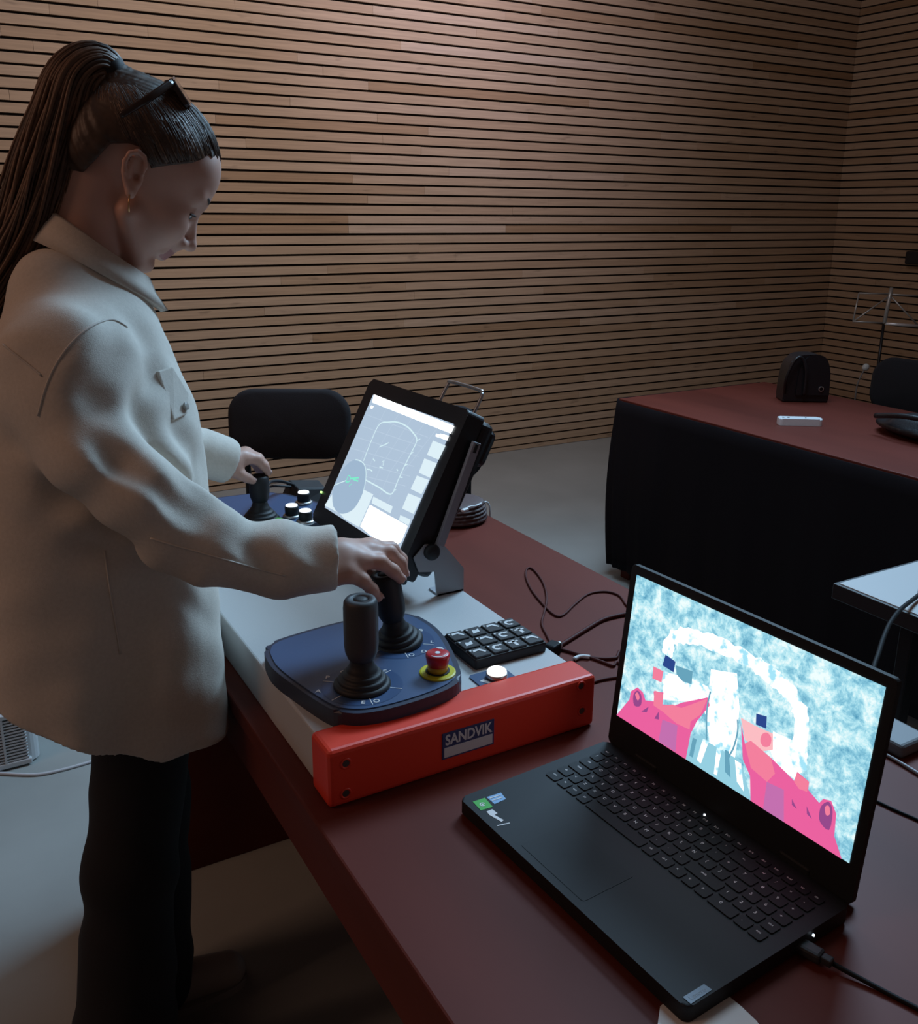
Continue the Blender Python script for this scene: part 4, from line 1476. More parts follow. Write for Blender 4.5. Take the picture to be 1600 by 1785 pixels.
obj('front_frame', box(HX0 + 0.02, HX1 - 0.022, HY - 0.008, HY + 0.008, HZ - 0.0175, HZ - 0.004, 0.003), M_ht, ht)
for x in (HX0 + 0.05, HX1 - 0.05):
    obj('foot', box(x - 0.02, x + 0.02, HY + 0.02, HY + 0.12, 0, 0.008), M_black, ht)
P = [onZ(x, y, 0.0042) for x, y in ((-60, 1346), (0, 1348), (35, 1350), (65, 1350), (95, 1345), (130, 1336), (172, 1323), (215, 1305), (260, 1282), (300, 1250))]
tag(tube('floor_cable', catmull(P, 6), 0.0042, mat('cable_white', (0.58, 0.58, 0.60), 0.5)), 'white cable curving across the floor in front of the fan heater', 'cable')

# ================================================================== THE WOMAN
wom = thing('person', 'person with long ponytail in a cream overshirt and black trousers working the console joysticks', 'person', (0.19, 1.42, 0))
M_skin = mat('skin', (0.56, 0.33, 0.26), 0.5, sss=0.15, noise=(30, 0.05))
M_lip = mat('lips', (0.40, 0.16, 0.15), 0.45)
M_coat = mat('coat_wool', (0.62, 0.575, 0.51), 0.95, noise=(220, 0.05), bump=(700, 0.2))
M_seam = mat('coat_seam', (0.58, 0.55, 0.50), 0.95)
M_trou = mat('trousers_black', (0.010, 0.009, 0.011), 0.9)
HA = math.radians(36)
HO_ = np.array([0.283, 1.42, 1.476])
Hf = np.array([math.cos(HA), 0, -math.sin(HA)])
Hu = np.array([math.sin(HA), 0, math.cos(HA)])
Hs = np.array([0, 1.0, 0])
HR = np.stack([Hf, Hu, Hs], 1)


def H(f, u, s=0.0):
    return HO_ + Hf * f + Hu * u + Hs * s


def toH(P):
    return (P - HO_) @ HR


B = Prims()
# --- skull and face
B.ell(H(0.000, 0.050), (0.097, 0.079, 0.0745), HR, k=0.01)
B.ell(H(0.040, -0.010), (0.060, 0.082, 0.058), HR, k=0.03)
B.ell(H(0.060, 0.060), (0.036, 0.040, 0.055), HR, k=0.03)          # forehead
for s in (-1, 1):
    B.cap(H(0.012, -0.045, s * 0.052), H(0.062, -0.089, s * 0.011), 0.015, 0.014, k=0.016)     # jaw
    B.ell(H(0.064, -0.022, s * 0.036), (0.024, 0.022, 0.022), HR, k=0.025)                   # cheek
    B.cap(H(0.092, 0.030, s * 0.010), H(0.078, 0.030, s * 0.044), 0.010, 0.009, k=0.014)       # brow ridge
B.cap(H(0.064, -0.091), H(0.078, -0.087), 0.0150, 0.0125, k=0.012)
B.cap(H(0.092, 0.020), H(0.115, -0.024), 0.0065, 0.0082, k=0.012)   # nose
B.ell(H(0.1165, -0.0285), (0.0092, 0.0082, 0.0088), HR, k=0.007)
for s in (-1, 1):
    B.ell(H(0.102, -0.033, s * 0.011), (0.010, 0.0075, 0.0065), HR, k=0.007)
B.cap(H(0.090, -0.047), H(0.086, -0.047, 0.0), 0.012, 0.012, k=0.02)
for s in (-1, 1):
    B.ell(H(0.096, 0.006, s * 0.032), (0.014, 0.010, 0.014), HR, k=0.012, sub=True)          # eye sockets
for s in (-1, 1):
    B.ell(H(0.0775, 0.007, s * 0.0315), (0.0142, 0.0136, 0.0142), HR, k=0.004)               # lids
    B.ell(H(0.0925, 0.0035, s * 0.0330), (0.010, 0.0032, 0.0125), HR, k=0.002, sub=True)
    B.cap(H(0.0940, -0.0540, 0), H(0.0835, -0.0575, s * 0.021), 0.0050, 0.0026, k=0.007)      # upper lip
    B.cap(H(0.0910, -0.0635, 0), H(0.0830, -0.0595, s * 0.019), 0.0054, 0.0028, k=0.007)      # lower lip
# --- ears
for s in (-1, 1):
    ec = H(-0.011, -0.001, s * 0.0750)
    rt = math.radians(22)
    er = np.stack([Hf * math.cos(rt) + Hu * math.sin(rt), -Hf * math.sin(rt) + Hu * math.cos(rt), Hs], 1)
    E_ = lambda f, u, w, ec=ec, er=er, s=s: ec + er @ np.array([f, u, s * w])
    B.ell(ec, (0.0145, 0.027, 0.0075), er, k=0.006)
    ring = [(0.009, 0.002), (0.0125, 0.013), (0.009, 0.024), (0.000, 0.029), (-0.010, 0.024), (-0.0150, 0.012), (-0.0140, -0.002), (-0.009, -0.014), (-0.002, -0.024)]
    for a_, b_ in zip(ring, ring[1:]):
        B.cap(E_(*a_, 0.0078), E_(*b_, 0.0078), 0.0034, 0.0034, k=0.003)
    B.ell(E_(0.000, -0.026, 0.003), (0.007, 0.008, 0.0045), er, k=0.005)
    B.ell(E_(0.001, 0.003, 0.0100), (0.0085, 0.0165, 0.0085), er, k=0.003, sub=True)
    B.cap(E_(-0.006, -0.004, 0.004), E_(-0.004, 0.012, 0.004), 0.0028, 0.0026, k=0.003)
    B.ell(E_(0.004, -0.003, 0.004), (0.004, 0.006, 0.008), er, k=0.002, sub=True)
# --- neck, torso, arms
NB = np.array([0.212, 1.42, 1.325])
B.cap(H(-0.042, -0.035), NB + np.array([-0.012, 0, 0]), 0.040, 0.050, k=0.012)
B.cap(H(-0.046, 0.0), NB + np.array([-0.028, 0, 0.0]), 0.042, 0.050, k=0.015)
SR, ER, WR = onY(118, 628, 1.262), onY(238, 868, 1.165), np.array([0.452, 1.105, 0.985])
SLEEVE = [onY(118, 628, 1.262), onY(130, 712, 1.238), onY(167, 795, 1.200), onY(238, 864, 1.166), onY(310, 925, 1.152), onY(368, 953, 1.140), onY(500, 977, 1.120)]
SLR = [0.066, 0.060, 0.054, 0.052, 0.050, 0.0495, 0.0475]
SL, EL, WL = np.array([0.175, 1.585, 1.25]), np.array([0.285, 1.690, 1.065]), np.array([0.488, 1.722, 0.968])
for s_, e_, w_ in ((SR, ER, WR), (SL, EL, WL)):
    ch_ = SLEEVE + [w_] if w_ is WR else [s_, s_ * 0.5 + e_ * 0.5, e_, w_]
    B.cap(NB + np.array([-0.01, 0, -0.06]), s_ + np.array([0, 0, -0.012]), 0.046, 0.040, k=0.03)
    rr_ = np.linspace(0.040, 0.0235, len(ch_))
    for q in range(len(ch_) - 1):
        B.cap(ch_[q], ch_[q + 1], rr_[q], rr_[q + 1], k=0.01)
B.ell((0.185, 1.42, 1.16), (0.10, 0.145, 0.14), k=0.03)
B.ell((0.18, 1.42, 0.98), (0.115, 0.15, 0.18), k=0.05)


# --- hands
def fing(pts, radii, k=0.006):
    for i in range(len(pts) - 1):
        B.cap(pts[i], pts[i + 1], radii[i], radii[i + 1], k=k if i else 0.009)


Y = onY
RH = {
    'pinky': [Y(606, 999, 1.078), Y(633, 1012, 1.072), Y(648, 1027, 1.072), Y(659, 1041, 1.076)],
    'ring': [Y(624, 977, 1.090), Y(663, 980, 1.086), Y(685, 995, 1.086), Y(698, 1009, 1.088)],
    'middle': [Y(640, 962, 1.108), Y(678, 963, 1.106), Y(697, 981, 1.104), Y(704, 999, 1.104)],
    'index': [Y(646, 955, 1.130), Y(682, 957, 1.135), Y(699, 975, 1.137), Y(702, 996, 1.136)],
}
for s_, e_ in ((0.0, 0.0),):
    B.cap(Y(584, 1000, 1.086), Y(606, 999, 1.078), 0.0175, 0.0135, k=0.016)
    B.cap(Y(588, 985, 1.098), Y(624, 977, 1.090), 0.0185, 0.0140, k=0.016)
    B.cap(Y(592, 970, 1.112), Y(640, 962, 1.108), 0.0185, 0.0140, k=0.016)
    B.cap(Y(596, 962, 1.126), Y(646, 955, 1.130), 0.0175, 0.0140, k=0.016)
for n, r in (('pinky', (0.0110, 0.0092, 0.0082, 0.0072)), ('ring', (0.0120, 0.0102, 0.0090, 0.0078)), ('middle', (0.0122, 0.0105, 0.0092, 0.0080)), ('index', (0.0120, 0.0103, 0.0090, 0.0078))):
    fing(RH[n], r)
fing([Y(600, 972, 1.128), np.array([0.490, 1.142, 0.958]), np.array([0.512, 1.140, 0.938]), np.array([0.524, 1.134, 0.922])], (0.0150, 0.0115, 0.0100, 0.0085))
LHd = {
    'thumb': [Y(402, 818, 1.712), Y(420, 828, 1.708), Y(431, 833, 1.712), Y(440, 838, 1.716)],
    'index': [Y(424, 797, 1.722), Y(448, 801, 1.724), Y(460, 812, 1.728), Y(467, 823, 1.732)],
    'middle': [Y(428, 793, 1.742), Y(450, 799, 1.745), Y(460, 810, 1.748), Y(464, 822, 1.750)],
    'ring': [Y(428, 792, 1.760), Y(447, 800, 1.764), Y(456, 811, 1.766), Y(459, 822, 1.767)],
    'pinky': [Y(425, 793, 1.776), Y(440, 801, 1.780), Y(448, 811, 1.781), Y(451, 820, 1.781)],
}
for a_, n in ((1.716, 'thumb'), (1.722, 'index'), (1.738, 'middle'), (1.752, 'ring'), (1.766, 'pinky')):
    B.cap(Y(398, 806 if n != 'thumb' else 812, a_), LHd[n][0], 0.0165, 0.0135, k=0.016)
    fing(LHd[n], (0.0122, 0.0102, 0.0090, 0.0078))
body = surf_obj('body', B, (0.02, 1.02, 0.84), (0.60, 1.83, 1.65), 0.0027, [M_skin, M_lip], wom, it=2)
me = body.data
cc = np.empty(len(me.vertices) * 3, np.float32)
me.vertices.foreach_get('co', cc)
cc = toH(cc.reshape(-1, 3).astype(float))
isl = (cc[:, 0] > 0.0835) & (cc[:, 1] < -0.0490) & (cc[:, 1] > -0.0690) & (np.abs(cc[:, 2]) < 0.021)
lv = np.empty(len(me.loops), np.int32)
me.loops.foreach_get('vertex_index', lv)
me.polygons.foreach_set('material_index', isl[lv.reshape(-1, 4)].all(1).astype(np.int32))
me.update()

# nails
M_nail = mat('nail', (0.62, 0.42, 0.38), 0.3)
for pts in (RH['pinky'], RH['ring'], RH['middle'], LHd['thumb'], LHd['index']):
    d = pts[-1] - pts[-2]
    d /= np.linalg.norm(d)
    tocam = CAM - pts[-1]
    up_ = np.array([0.25, -0.35, 0.9])
    nn = up_ - d * (up_ @ d)
    nn /= np.linalg.norm(nn)
    sd_ = np.cross(d, nn)
    M = frame(pts[-1] + d * 0.001 + nn * 0.0058, d, sd_, nn)
    bm_ = bmesh.new()
    bmesh.ops.create_uvsphere(bm_, u_segments=12, v_segments=8, radius=1)
    bm_.transform(M @ Matrix.Diagonal((0.0058, 0.0046, 0.0022, 1)))
    obj('fingernail', bm_, M_nail, body, smooth=True)

# eyes, brows, lashes
M_eye = mat('eye_white', (0.75, 0.74, 0.72), 0.15)
M_iris = mat('iris', (0.03, 0.05, 0.06), 0.08)
M_hair = mat('hair_brown', (0.060, 0.034, 0.022), 0.5, noise=(60, 0.35), spec=0.4)
M_hair2 = mat('hair_highlight', (0.13, 0.070, 0.040), 0.5, noise=(60, 0.3))
M_brow = mat('brow', (0.030, 0.018, 0.014), 0.6)
for s in (-1, 1):
    b = bmesh.new()
    bmesh.ops.create_uvsphere(b, u_segments=20, v_segments=14, radius=0.0124)
    b.transform(Matrix.Translation(tuple(H(0.0778, 0.006, s * 0.0315))))
    ey = obj('eye', b, M_eye, wom, smooth=True)
    b = bmesh.new()
    bmesh.ops.create_uvsphere(b, u_segments=16, v_segments=10, radius=0.0062)
    b.transform(Matrix.Translation(tuple(H(0.0848, 0.0035, s * 0.0320))))
    obj('iris', b, M_iris, ey, smooth=True)
    tube('eyelashes', catmull([H(0.0900, 0.0068, s * 0.0225), H(0.0945, 0.0072, s * 0.031), H(0.0915, 0.0062, s * 0.039), H(0.0835, 0.0035, s * 0.0465)], 6), [0.0010] * 12 + [0.0016] * 7, M_brow, wom)
    V, F = tube_vf(catmull([H(0.1010, 0.0300, s * 0.012), H(0.0995, 0.0345, s * 0.026), H(0.0920, 0.0365, s * 0.039), H(0.0815, 0.0325, s * 0.050)], 6), [0.0030] * 6 + [0.0036] * 6 + list(np.linspace(0.0034, 0.0012, 7)), 8, 0, 0.8)
    pyd('eyebrow', V, F, M_brow, wom, smooth=True)
# earring in the near ear
er_ = H(-0.002, -0.0285, -0.0835)
er0 = tube('earring', [er_, er_ + np.array([-0.002, 0, -0.010]), er_ + np.array([-0.003, 0, -0.022])], 0.0011, mat('gold', (0.75, 0.48, 0.25), 0.25, metal=1.0), wom)
b = bmesh.new()
bmesh.ops.create_uvsphere(b, u_segments=10, v_segments=8, radius=0.0016)
b.transform(Matrix.Translation(tuple(H(-0.0185, -0.014, -0.082))))
obj('ear_stud', b, mat('stud', (0.8, 0.8, 0.85), 0.15, metal=1.0), wom, smooth=True)

# --- hair cap, swept back to the tie
TIE = np.array([-0.089, 0.104, 0.0])
HL = np.array([(-0.075, -0.060), (-0.058, -0.045), (-0.056, -0.014), (-0.052, 0.016), (-0.034, 0.030), (-0.017, 0.035), (-0.004, 0.030), (0.004, 0.018), (0.010, 0.026), (0.026, 0.042), (0.045, 0.060), (0.058, 0.078), (0.074, 0.088), (0.12, 0.094)])


def hairline(f):
    return np.interp(f, HL[:, 0], HL[:, 1])


HC = Prims()
HC.ell(H(-0.002, 0.054), (0.1035, 0.0840, 0.0800), HR, k=0.01)
HC.cap(H(-0.045, 0.084), H(-0.085, 0.102), 0.050, 0.020, k=0.03)
HC.ell(H(-0.060, 0.01), (0.045, 0.060, 0.062), HR, k=0.03)


def hair_post(P, V):
    q = toH(P)
    d = q - TIE
    phi = np.arctan2(d[:, 2], -(d[:, 0] * 0.3 - d[:, 1] * 0.95) + 1e-6)
    phi2 = np.arctan2(d[:, 1] + 0.08, d[:, 0] + 0.02)
    g = 0.0009 * np.sin(46 * phi + 5 * np.sin(7 * phi)) + 0.0003 * np.sin(61 * phi2 + 3 * np.sin(9 * phi2))
    cut = (hairline(q[:, 0]) - q[:, 1]) * 0.75
    return np.maximum(V + g, cut)


surf_obj('hair', HC, HO_ - 0.2, HO_ + 0.2, 0.0026, M_hair, wom, hair_post, it=1)
# strands lying over the cap
V, F, V2, F2 = [], [], [], []
rs = random.Random(5)


def cap_surface(q):
    """push a head-space point onto the cap"""
    c = np.array([-0.002, 0.054, 0.0])
    r = np.array([0.1035, 0.0840, 0.0800])
    d = (q - c) / r
    return c + (q - c) / np.linalg.norm(d)


for i in range(520):
    side = -1 if i % 5 else 1
    f0 = rs.uniform(-0.055, 0.083)
    u0 = float(hairline(f0)) + rs.uniform(0.001, 0.008) + rs.random() ** 2 * 0.03
    w = 1 - ((f0 + 0.002) / 0.1035) ** 2 - ((u0 - 0.054) / 0.0840) ** 2
    s0 = side * 0.080 * math.sqrt(max(w, 0)) if f0 < 0.06 else rs.uniform(-0.055, 0.055)
    a = cap_surface(np.array([f0, u0, s0]))
    pts = []
    wob = rs.uniform(-0.006, 0.006)
    for t in np.linspace(0, 1, 10):
        q = a * (1 - t) + TIE * t
        q[2] += wob * math.sin(PI * t)
        lim = cap_surface(q)
        if t < 0.86:
            q = lim if np.linalg.norm(lim - q) < 0.09 else q
            q = q * 0.999
        pts.append(H(*q) + (H(*q) - H(-0.002, 0.054)) * 0.012)
    r = rs.uniform(0.0009, 0.0019)
    rad = [r * (0.5 + 0.5 * math.sin(PI * min(t * 1.3 + 0.15, 1) * 0.9)) for t in np.linspace(0, 1, 10)]
    if rs.random() < 0.25:
        v, f = tube_vf(pts, rad, 5, len(V2))
        V2 += v
        F2 += f
    else:
        v, f = tube_vf(pts, rad, 5, len(V))
        V += v
        F += f
tag(pyd('hair_strands', V, F, M_hair, wom, smooth=True), kind='stuff')
tag(pyd('hair_strands', V2, F2, M_hair2, wom, smooth=True), kind='stuff')
tb = H(*TIE)
td = (Y(172, 118, 1.42) - Y(222, 146, 1.42))
td /= np.linalg.norm(td)
ex_ = np.cross(td, Hs)
bt = lathe([(0.0195, -0.012), (0.0245, -0.008), (0.026, 0.0), (0.0245, 0.008), (0.0195, 0.012)], 24, frame(tb + td * 0.004, ex_, Hs, td))
obj('hair_tie', bt, mat('hair_tie', (0.012, 0.010, 0.011), 0.7), wom, smooth=True)
# ponytail
pc_ = [(206, 134), (172, 118), (134, 142), (108, 212), (80, 300), (52, 385), (22, 450), (-25, 530), (-60, 600)]
hw = [0.016, 0.030, 0.036, 0.040, 0.044, 0.044, 0.042, 0.036, 0.022]
PC = catmull([np.append(Y(x, y, 1.42), w) for (x, y), w in zip(pc_, hw)], 5)
PC = np.array(PC)
for which, nstr, m_, nm in ((0, 330, M_hair, 'ponytail'), (1, 150, M_hair2, 'ponytail_highlights')):
    V, F = [], []
    for i in range(nstr):
        a0 = rs.uniform(0, 2 * PI)
        rr = math.sqrt(rs.random()) if which == 0 else rs.uniform(0.75, 1.03)
        ph = rs.uniform(0, 6.28)
        pts, rad = [], []
        n0 = 0
        n1 = len(PC) - rs.randint(0, 9)
        r = rs.uniform(0.0016, 0.0034)
        for j in range(n0, n1):
            t = j / (len(PC) - 1)
            tg = PC[min(j + 1, len(PC) - 1), :3] - PC[max(j - 1, 0), :3]
            tg /= np.linalg.norm(tg)
            e1 = np.cross(tg, Hs)
            e1 /= np.linalg.norm(e1)
            w = PC[j, 3] * rr * (1 + 0.06 * math.sin(ph + t * 7))
            aa = a0 + 0.35 * math.sin(ph + t * 3)
            pts.append(PC[j, :3] + e1 * w * math.cos(aa) + Hs * w * 0.85 * math.sin(aa))
            rad.append(r * (1.0 if j < n1 - 4 else 0.35 + 0.65 * (n1 - j) / 4))
        v, f = tube_vf(pts, rad, 5, len(V))
        V += v
        F += f
    tag(pyd(nm, V, F, m_, wom, smooth=True), kind='stuff')

# --- overshirt
TR = np.array([  # z, centre x, centre y, half depth, half width
    (0.60, 0.160, 1.42, 0.180, 0.225), (0.70, 0.160, 1.42, 0.180, 0.225), (0.82, 0.162, 1.42, 0.182, 0.220), (0.95, 0.170, 1.42, 0.184, 0.212), (1.05, 0.174, 1.42, 0.176, 0.205),
    (1.13, 0.178, 1.42, 0.162, 0.200), (1.20, 0.182, 1.42, 0.142, 0.190), (1.25, 0.190, 1.42, 0.122, 0.172), (1.29, 0.200, 1.42, 0.100, 0.140), (1.33, 0.210, 1.42, 0.076, 0.095), (1.36, 0.214, 1.42, 0.058, 0.064)])


def torso(P):
    z = np.clip(P[:, 2], 0.60, 1.36)
    cx, cy, rx, ry = (np.interp(z, TR[:, 0], TR[:, i]) for i in (1, 2, 3, 4))
    a, b = (P[:, 0] - cx) / rx, (P[:, 1] - cy) / ry
    ex = 2.2 + 1.3 * np.clip((1.1 - z) / 0.3, 0, 1) * np.clip(a * 1.5, 0, 1)
    k0 = (np.abs(a) ** ex + np.abs(b) ** ex) ** (1 / ex)
    d = (k0 - 1) * np.minimum(rx, ry) * 0.85
    th = np.arctan2(b, a)
    wgt = np.clip((1.15 - P[:, 2]) / 0.4, 0, 1)
    d = d + wgt * (0.0055 * np.sin(6 * th + 5 * P[:, 2]) + 0.003 * np.sin(11 * th - 9 * P[:, 2]))
    hem = 0.685 + np.maximum(0, 0.22 - P[:, 0]) * 0.5
    d = np.maximum(d, hem - P[:, 2])
    return np.maximum(d, P[:, 2] - 1.345)


def cut_cap(a, b, ra, rb):
    ab = b - a
    L = np.linalg.norm(ab)
    u = ab / L

    def f(P):
        t = ((P - a) @ u)
        tt = np.clip(t, 0, L + 0.03)
        d = P - a - tt[:, None] * u
        r = ra + (rb - ra) * np.clip(tt / L, 0, 1.1)
        return np.maximum(np.sqrt((d * d).sum(1)) - r, t - L)
    return f


CO = Prims()
CO.fn(torso, k=0.02)
for sg_, chain, rad, w_ in ((-1, SLEEVE, SLR, WR), (1, [SL, SL * 0.5 + EL * 0.5, EL], [0.066, 0.060, 0.052], WL)):
    nk = np.array([0.188, 1.42 + sg_ * 0.062, 1.302])
    CO.cap(nk, chain[0] + np.array([0, -sg_ * 0.004, 0.004]), 0.045, 0.064, k=0.05)
    CO.cap(nk + np.array([-0.035, 0, -0.02]), chain[0] + np.array([-0.02, -sg_ * 0.02, -0.02]), 0.055, 0.066, k=0.04)
    for q in range(len(chain) - 1):
        CO.cap(chain[q], chain[q + 1], rad[q], rad[q + 1], k=0.018 if q else 0.03)
    u_ = (w_ - chain[-1]) / np.linalg.norm(w_ - chain[-1])
    CO.fn(cut_cap(chain[-1], w_ - u_ * 0.008, rad[-1], 0.041), k=0.015)
    CO.fn(cut_cap(w_ - u_ * 0.062, w_ - u_ * 0.006, 0.0475, 0.0440), k=0.004)
    CO.cap(w_ - u_ * 0.020, w_ + u_ * 0.10, 0.0335, 0.0335, k=0.003, sub=True)
# bust and pocket fullness, and the loose fold hanging from the shoulder in front of the arm
CO.ell((0.262, 1.345, 1.125), (0.060, 0.070, 0.085), k=0.05)
CO.ell((0.262, 1.495, 1.125), (0.060, 0.070, 0.085), k=0.05)
CO.cap((0.215, 1.255, 1.21), (0.262, 1.245, 1.10), 0.020, 0.026, k=0.03)
CO.cap((0.262, 1.245, 1.10), (0.262, 1.240, 1.04), 0.026, 0.012, k=0.03)
CO.cap((0.162, 1.365, 1.338), (0.162, 1.475, 1.338), 0.046, 0.046, k=0.04)
# cavity under the hem
CO.ell((0.172, 1.42, 0.62), (0.165, 0.198, 0.17), k=0.01, sub=True)


def coat_post(P, V):
    e = P - ER
    r2 = (e * e).sum(1)
    m = np.exp(-r2 / 0.010)
    V = V + m * 0.0070 * np.sin(P @ np.array([60.0, 10, 75.0]) + 1.5 * np.sin(P @ np.array([20.0, 40, -10])))
    fm = (ER + WR) / 2
    e = P - fm
    m2 = np.exp(-(e * e).sum(1) / 0.012)
    V = V + m2 * 0.0048 * np.sin(P @ np.array([85.0, 20, 25.0]) + 2 * np.sin(P @ np.array([10.0, 30, 40])))
    um = SR * 0.5 + ER * 0.5
    e = P - um
    m3 = np.exp(-(e * e).sum(1) / 0.016)
    V = V + m3 * 0.0058 * np.sin(P @ np.array([70.0, 30, -28.0]) + 1.2 * np.sin(P @ np.array([5.0, 20, 33])))
    cutx = np.where(P[:, 2] < 0.744, P[:, 0] - 0.3275, np.where(P[:, 2] < 0.8145, P[:, 0] - 0.3565, -1.0))
    V = np.maximum(V, cutx)
    return V + 0.0012 * np.sin(P @ np.array([41.0, 37, 29.0])) * np.sin(P @ np.array([-31.0, 29, 43.0]))


coat = surf_obj('overshirt', CO, (-0.10, 1.00, 0.62), (0.56, 1.86, 1.42), 0.0042, M_coat, wom, coat_post, it=2)
coat['label'] = 'cream woollen overshirt with rolled collar'


def traced(name, pix, r, m, par, lift=0.0):
    P = []
    pix = catmull(pix, 4)
    for x, y in pix:
        p = march(CO, x, y, post=coat_post)
        if p is not None:
            P.append(p - ray(x, y) * lift)
    if len(P) > 1:
        return tube(name, P, r, m, par, n=6)


traced('shoulder_seam', [(222, 570), (200, 558), (178, 560), (150, 575), (120, 603), (95, 640), (78, 680), (66, 725)], 0.0014, M_seam, coat)
traced('yoke_seam', [(4, 600), (30, 620), (55, 640), (72, 655)], 0.0013, M_seam, coat)
traced('sleeve_seam', [(262, 938), (300, 950), (345, 962), (400, 978), (450, 992), (498, 1004)], 0.0013, M_seam, coat)
traced('side_seam', [(182, 960), (192, 1030), (202, 1090), (210, 1140)], 0.0014, M_seam, coat)
P = [march(CO, x, y, post=coat_post) for x, y in ((272, 648), (298, 640), (326, 688), (324, 722), (300, 734))]
if all(p is not None for p in P):
    pm = march(CO, 312, 690, post=coat_post)
    nn = np.array([CO.eval((pm + e * 0.004)[None])[0] - CO.eval((pm - e * 0.004)[None])[0] for e in np.eye(3)])
    nn /= np.linalg.norm(nn)
    fl = plate3([p - nn * 0.003 for p in P], nn, 0.0065)
    bmesh.ops.bevel(fl, geom=fl.edges[:], offset=0.002, segments=2, affect='EDGES', profile=0.5)
    pf = obj('pocket_flap', fl, M_coat, coat)
    pq = march(CO, 318, 710, post=coat_post) + nn * 0.0065
    e1 = np.cross(nn, (0, 0, 1)); e1 /= np.linalg.norm(e1)
    obj('button', lathe([(0.0055, -0.002), (0.0055, 0.001), (0.003, 0.0016)], 16, frame(pq, e1, np.cross(nn, e1), nn)), mat('button', (0.35, 0.33, 0.30), 0.35), pf)
# collar: stand and fall, opening at the throat
V, F = [], []
NA = 44
for i in range(NA + 1):
    th = math.radians(28 + (360 - 56) * i / NA)          # 0 = front (towards +x)
    c, s = math.cos(th), math.sin(th)
    fr = (1 + c) / 2                                     # 1 front, 0 back
    T_ = np.array([0.224 + 0.052 * c + 0.020 * fr ** 2, 1.42 + 0.068 * s * (1 - 0.25 * fr ** 3), 1.436 - 0.098 * fr])
    o_ = np.array([c, s, 0.0])
    drop = 0.037 + 0.012 * fr ** 2
    ow = 0.034 - 0.010 * fr
    prof = [T_ - o_ * 0.006 + np.array([0, 0, -0.055]), T_ - o_ * 0.004 + np.array([0, 0, -0.012]), T_ + np.array([0, 0, 0.0]), T_ + o_ * 0.007 + np.array([0, 0, -0.001]),
            T_ + o_ * ow * 0.6 + np.array([0, 0, -drop * 0.5]), T_ + o_ * ow + np.array([0.006 * fr ** 3, 0, -drop]), T_ + o_ * (ow - 0.006) + np.array([0, 0, -drop - 0.002]), T_ + o_ * 0.010 + np.array([0, 0, -drop * 0.55])]
    V += prof
n = 8
for i in range(NA):
    for j in range(n - 1):
        F.append((i * n + j, i * n + j + 1, (i + 1) * n + j + 1, (i + 1) * n + j))
F.append(tuple(range(n)))
F.append(tuple(NA * n + j for j in range(n))[::-1])
col_ = pyd('collar', V, F, M_coat, coat, smooth=True)

# --- trousers and shoes
T = Prims()
T.ell((0.205, 1.42, 0.84), (0.105, 0.160, 0.13), k=0.04)
hipR, knR, anR = np.array([0.232, 1.345, 0.74]), np.array([0.180, 1.335, 0.44]), np.array([0.137, 1.335, 0.06])
hipL, knL, anL = np.array([0.235, 1.500, 0.76]), np.array([0.245, 1.505, 0.45]), np.array([0.205, 1.490, 0.08])
for h_, k_, a_ in ((hipR, knR, anR), (hipL, knL, anL)):
    T.cap(h_, k_, 0.076, 0.067, k=0.03)
    T.cap(k_, a_, 0.066, 0.086, k=0.03)


def tr_post(P, V):
    V = V + 0.0024 * np.sin(P @ np.array([20.0, 30, 42.0]) + np.sin(P @ np.array([33.0, 0, 25.0]))) * np.clip((0.75 - P[:, 2]) * 3, 0, 1)
    return np.maximum(V, 0.035 - P[:, 2])


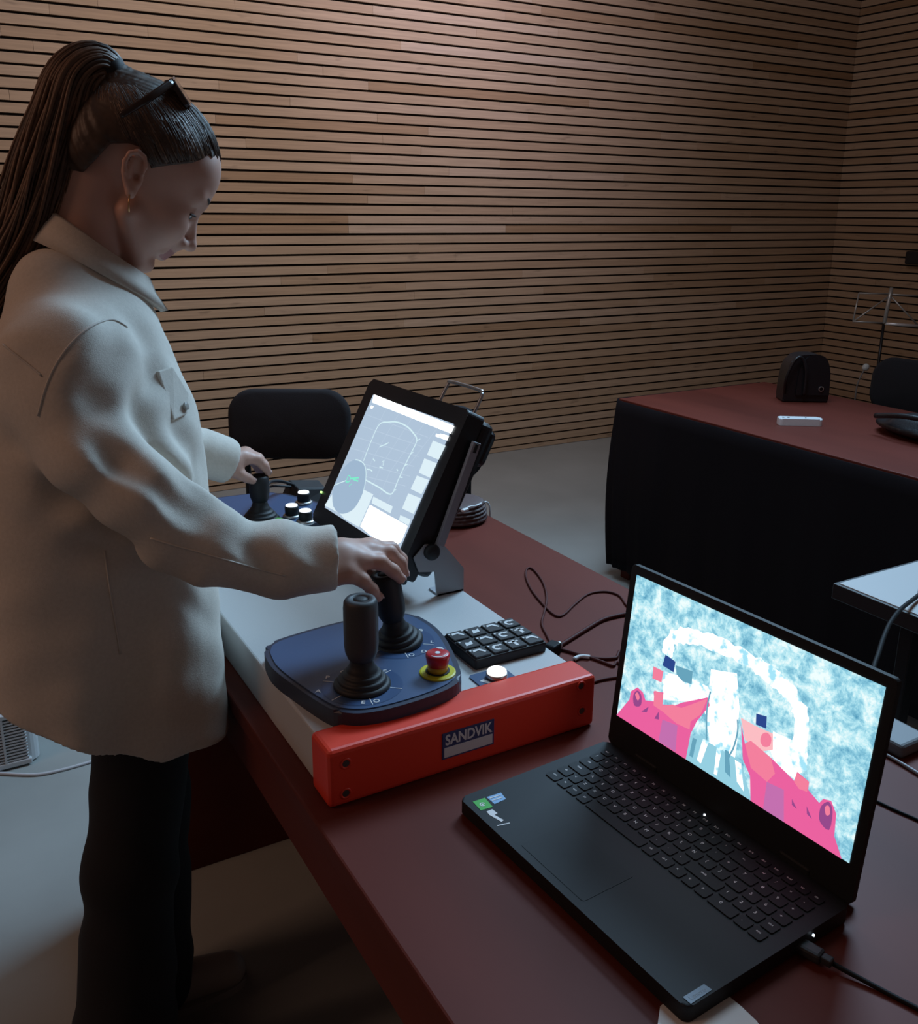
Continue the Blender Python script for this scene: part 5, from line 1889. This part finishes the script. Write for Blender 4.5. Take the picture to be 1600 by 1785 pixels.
surf_obj('trousers', T, (-0.02, 1.18, 0.0), (0.36, 1.66, 1.0), 0.006, M_trou, wom, tr_post, it=2)['label'] = 'wide black trousers'
M_shoe = mat('shoe_beige', (0.36, 0.32, 0.28), 0.6)
M_sole = mat('shoe_sole', (0.30, 0.29, 0.28), 0.6)
for a_, nm in ((anR, 'shoe'), (anL, 'shoe')):
    S = Prims()
    S.ell((a_[0] + 0.000, a_[1], 0.045), (0.060, 0.040, 0.050), k=0.02)
    S.cap((a_[0] + 0.02, a_[1], 0.045), (a_[0] + 0.15, a_[1] - 0.005, 0.030), 0.040, 0.034, k=0.03)

    def shoe_post(P, V):
        return np.maximum(V, 0.012 - P[:, 2])
    sh = surf_obj(nm, S, (a_[0] - 0.09, a_[1] - 0.07, 0), (a_[0] + 0.22, a_[1] + 0.07, 0.12), 0.005, M_shoe, wom, shoe_post)
    ol = [(a_[0] + x, a_[1] + y) for x, y in catmull([(-0.062, 0.0), (-0.04, 0.036), (0.03, 0.042), (0.12, 0.042), (0.175, 0.02), (0.185, -0.005), (0.165, -0.035), (0.1, -0.045), (0.02, -0.040), (-0.045, -0.034)], 4, True)]
    obj('sole', prism(ol, 0.0, 0.016), M_sole, sh)

# --- sunglasses pushed up on the hair: a thing of their own
sg = thing('sunglasses', 'dark brown sunglasses pushed up on top of the hair', 'sunglasses', tuple(H(-0.02, 0.15)))
M_sg = mat('glasses_frame', (0.028, 0.014, 0.010), 0.25)
gf = Hf * 0.93 - Hu * 0.36            # along the lens, towards the forehead
gl = Hf * 0.36 + Hu * 0.93            # lens outward normal
gc = H(-0.012, 0.1400)
for s in (-1, 1):
    out = rrect(-0.021, 0.021, -0.027, 0.027, 0.010, 4)
    ca, sa_ = math.cos(math.radians(20)), math.sin(math.radians(20))
    sdv = Hs * s * ca - gl * sa_
    nrm_ = gl * ca + Hs * s * sa_
    M = frame(H(-0.012, 0.1315, s * 0.037) + nrm_ * 0.003, gf, sdv, nrm_)
    b = prism(out, -0.003, 0.003)
    b.transform(M)
    obj('rim', b, M_sg, sg)
    inn = [(x * 0.84, y * 0.88) for x, y in out]
    b = prism(inn, -0.0035, 0.0038)
    b.transform(M)
    obj('lens', b, mat('lens_brown', (0.045, 0.022, 0.012), 0.05), sg)
    h0 = H(-0.012, 0.1315, s * 0.037) + nrm_ * 0.003 - gf * 0.017 + sdv * 0.026
    h1 = H(-0.046, 0.090, s * 0.0825)
    h2 = H(-0.062, 0.050, s * 0.0775)
    Pm = catmull([h0, h1, h2], 6)
    V, F = tube_vf(Pm, [0.0052] * 4 + list(np.linspace(0.0052, 0.0038, len(Pm) - 4)), 8, 0, 0.45, refdir=Hs)
    pyd('temple', V, F, M_sg, sg, smooth=True)
tube('bridge', catmull([gc - Hs * 0.010 - gf * 0.010, gc + gl * 0.006 - gf * 0.012, gc + Hs * 0.010 - gf * 0.010], 5), 0.0028, M_sg, sg)
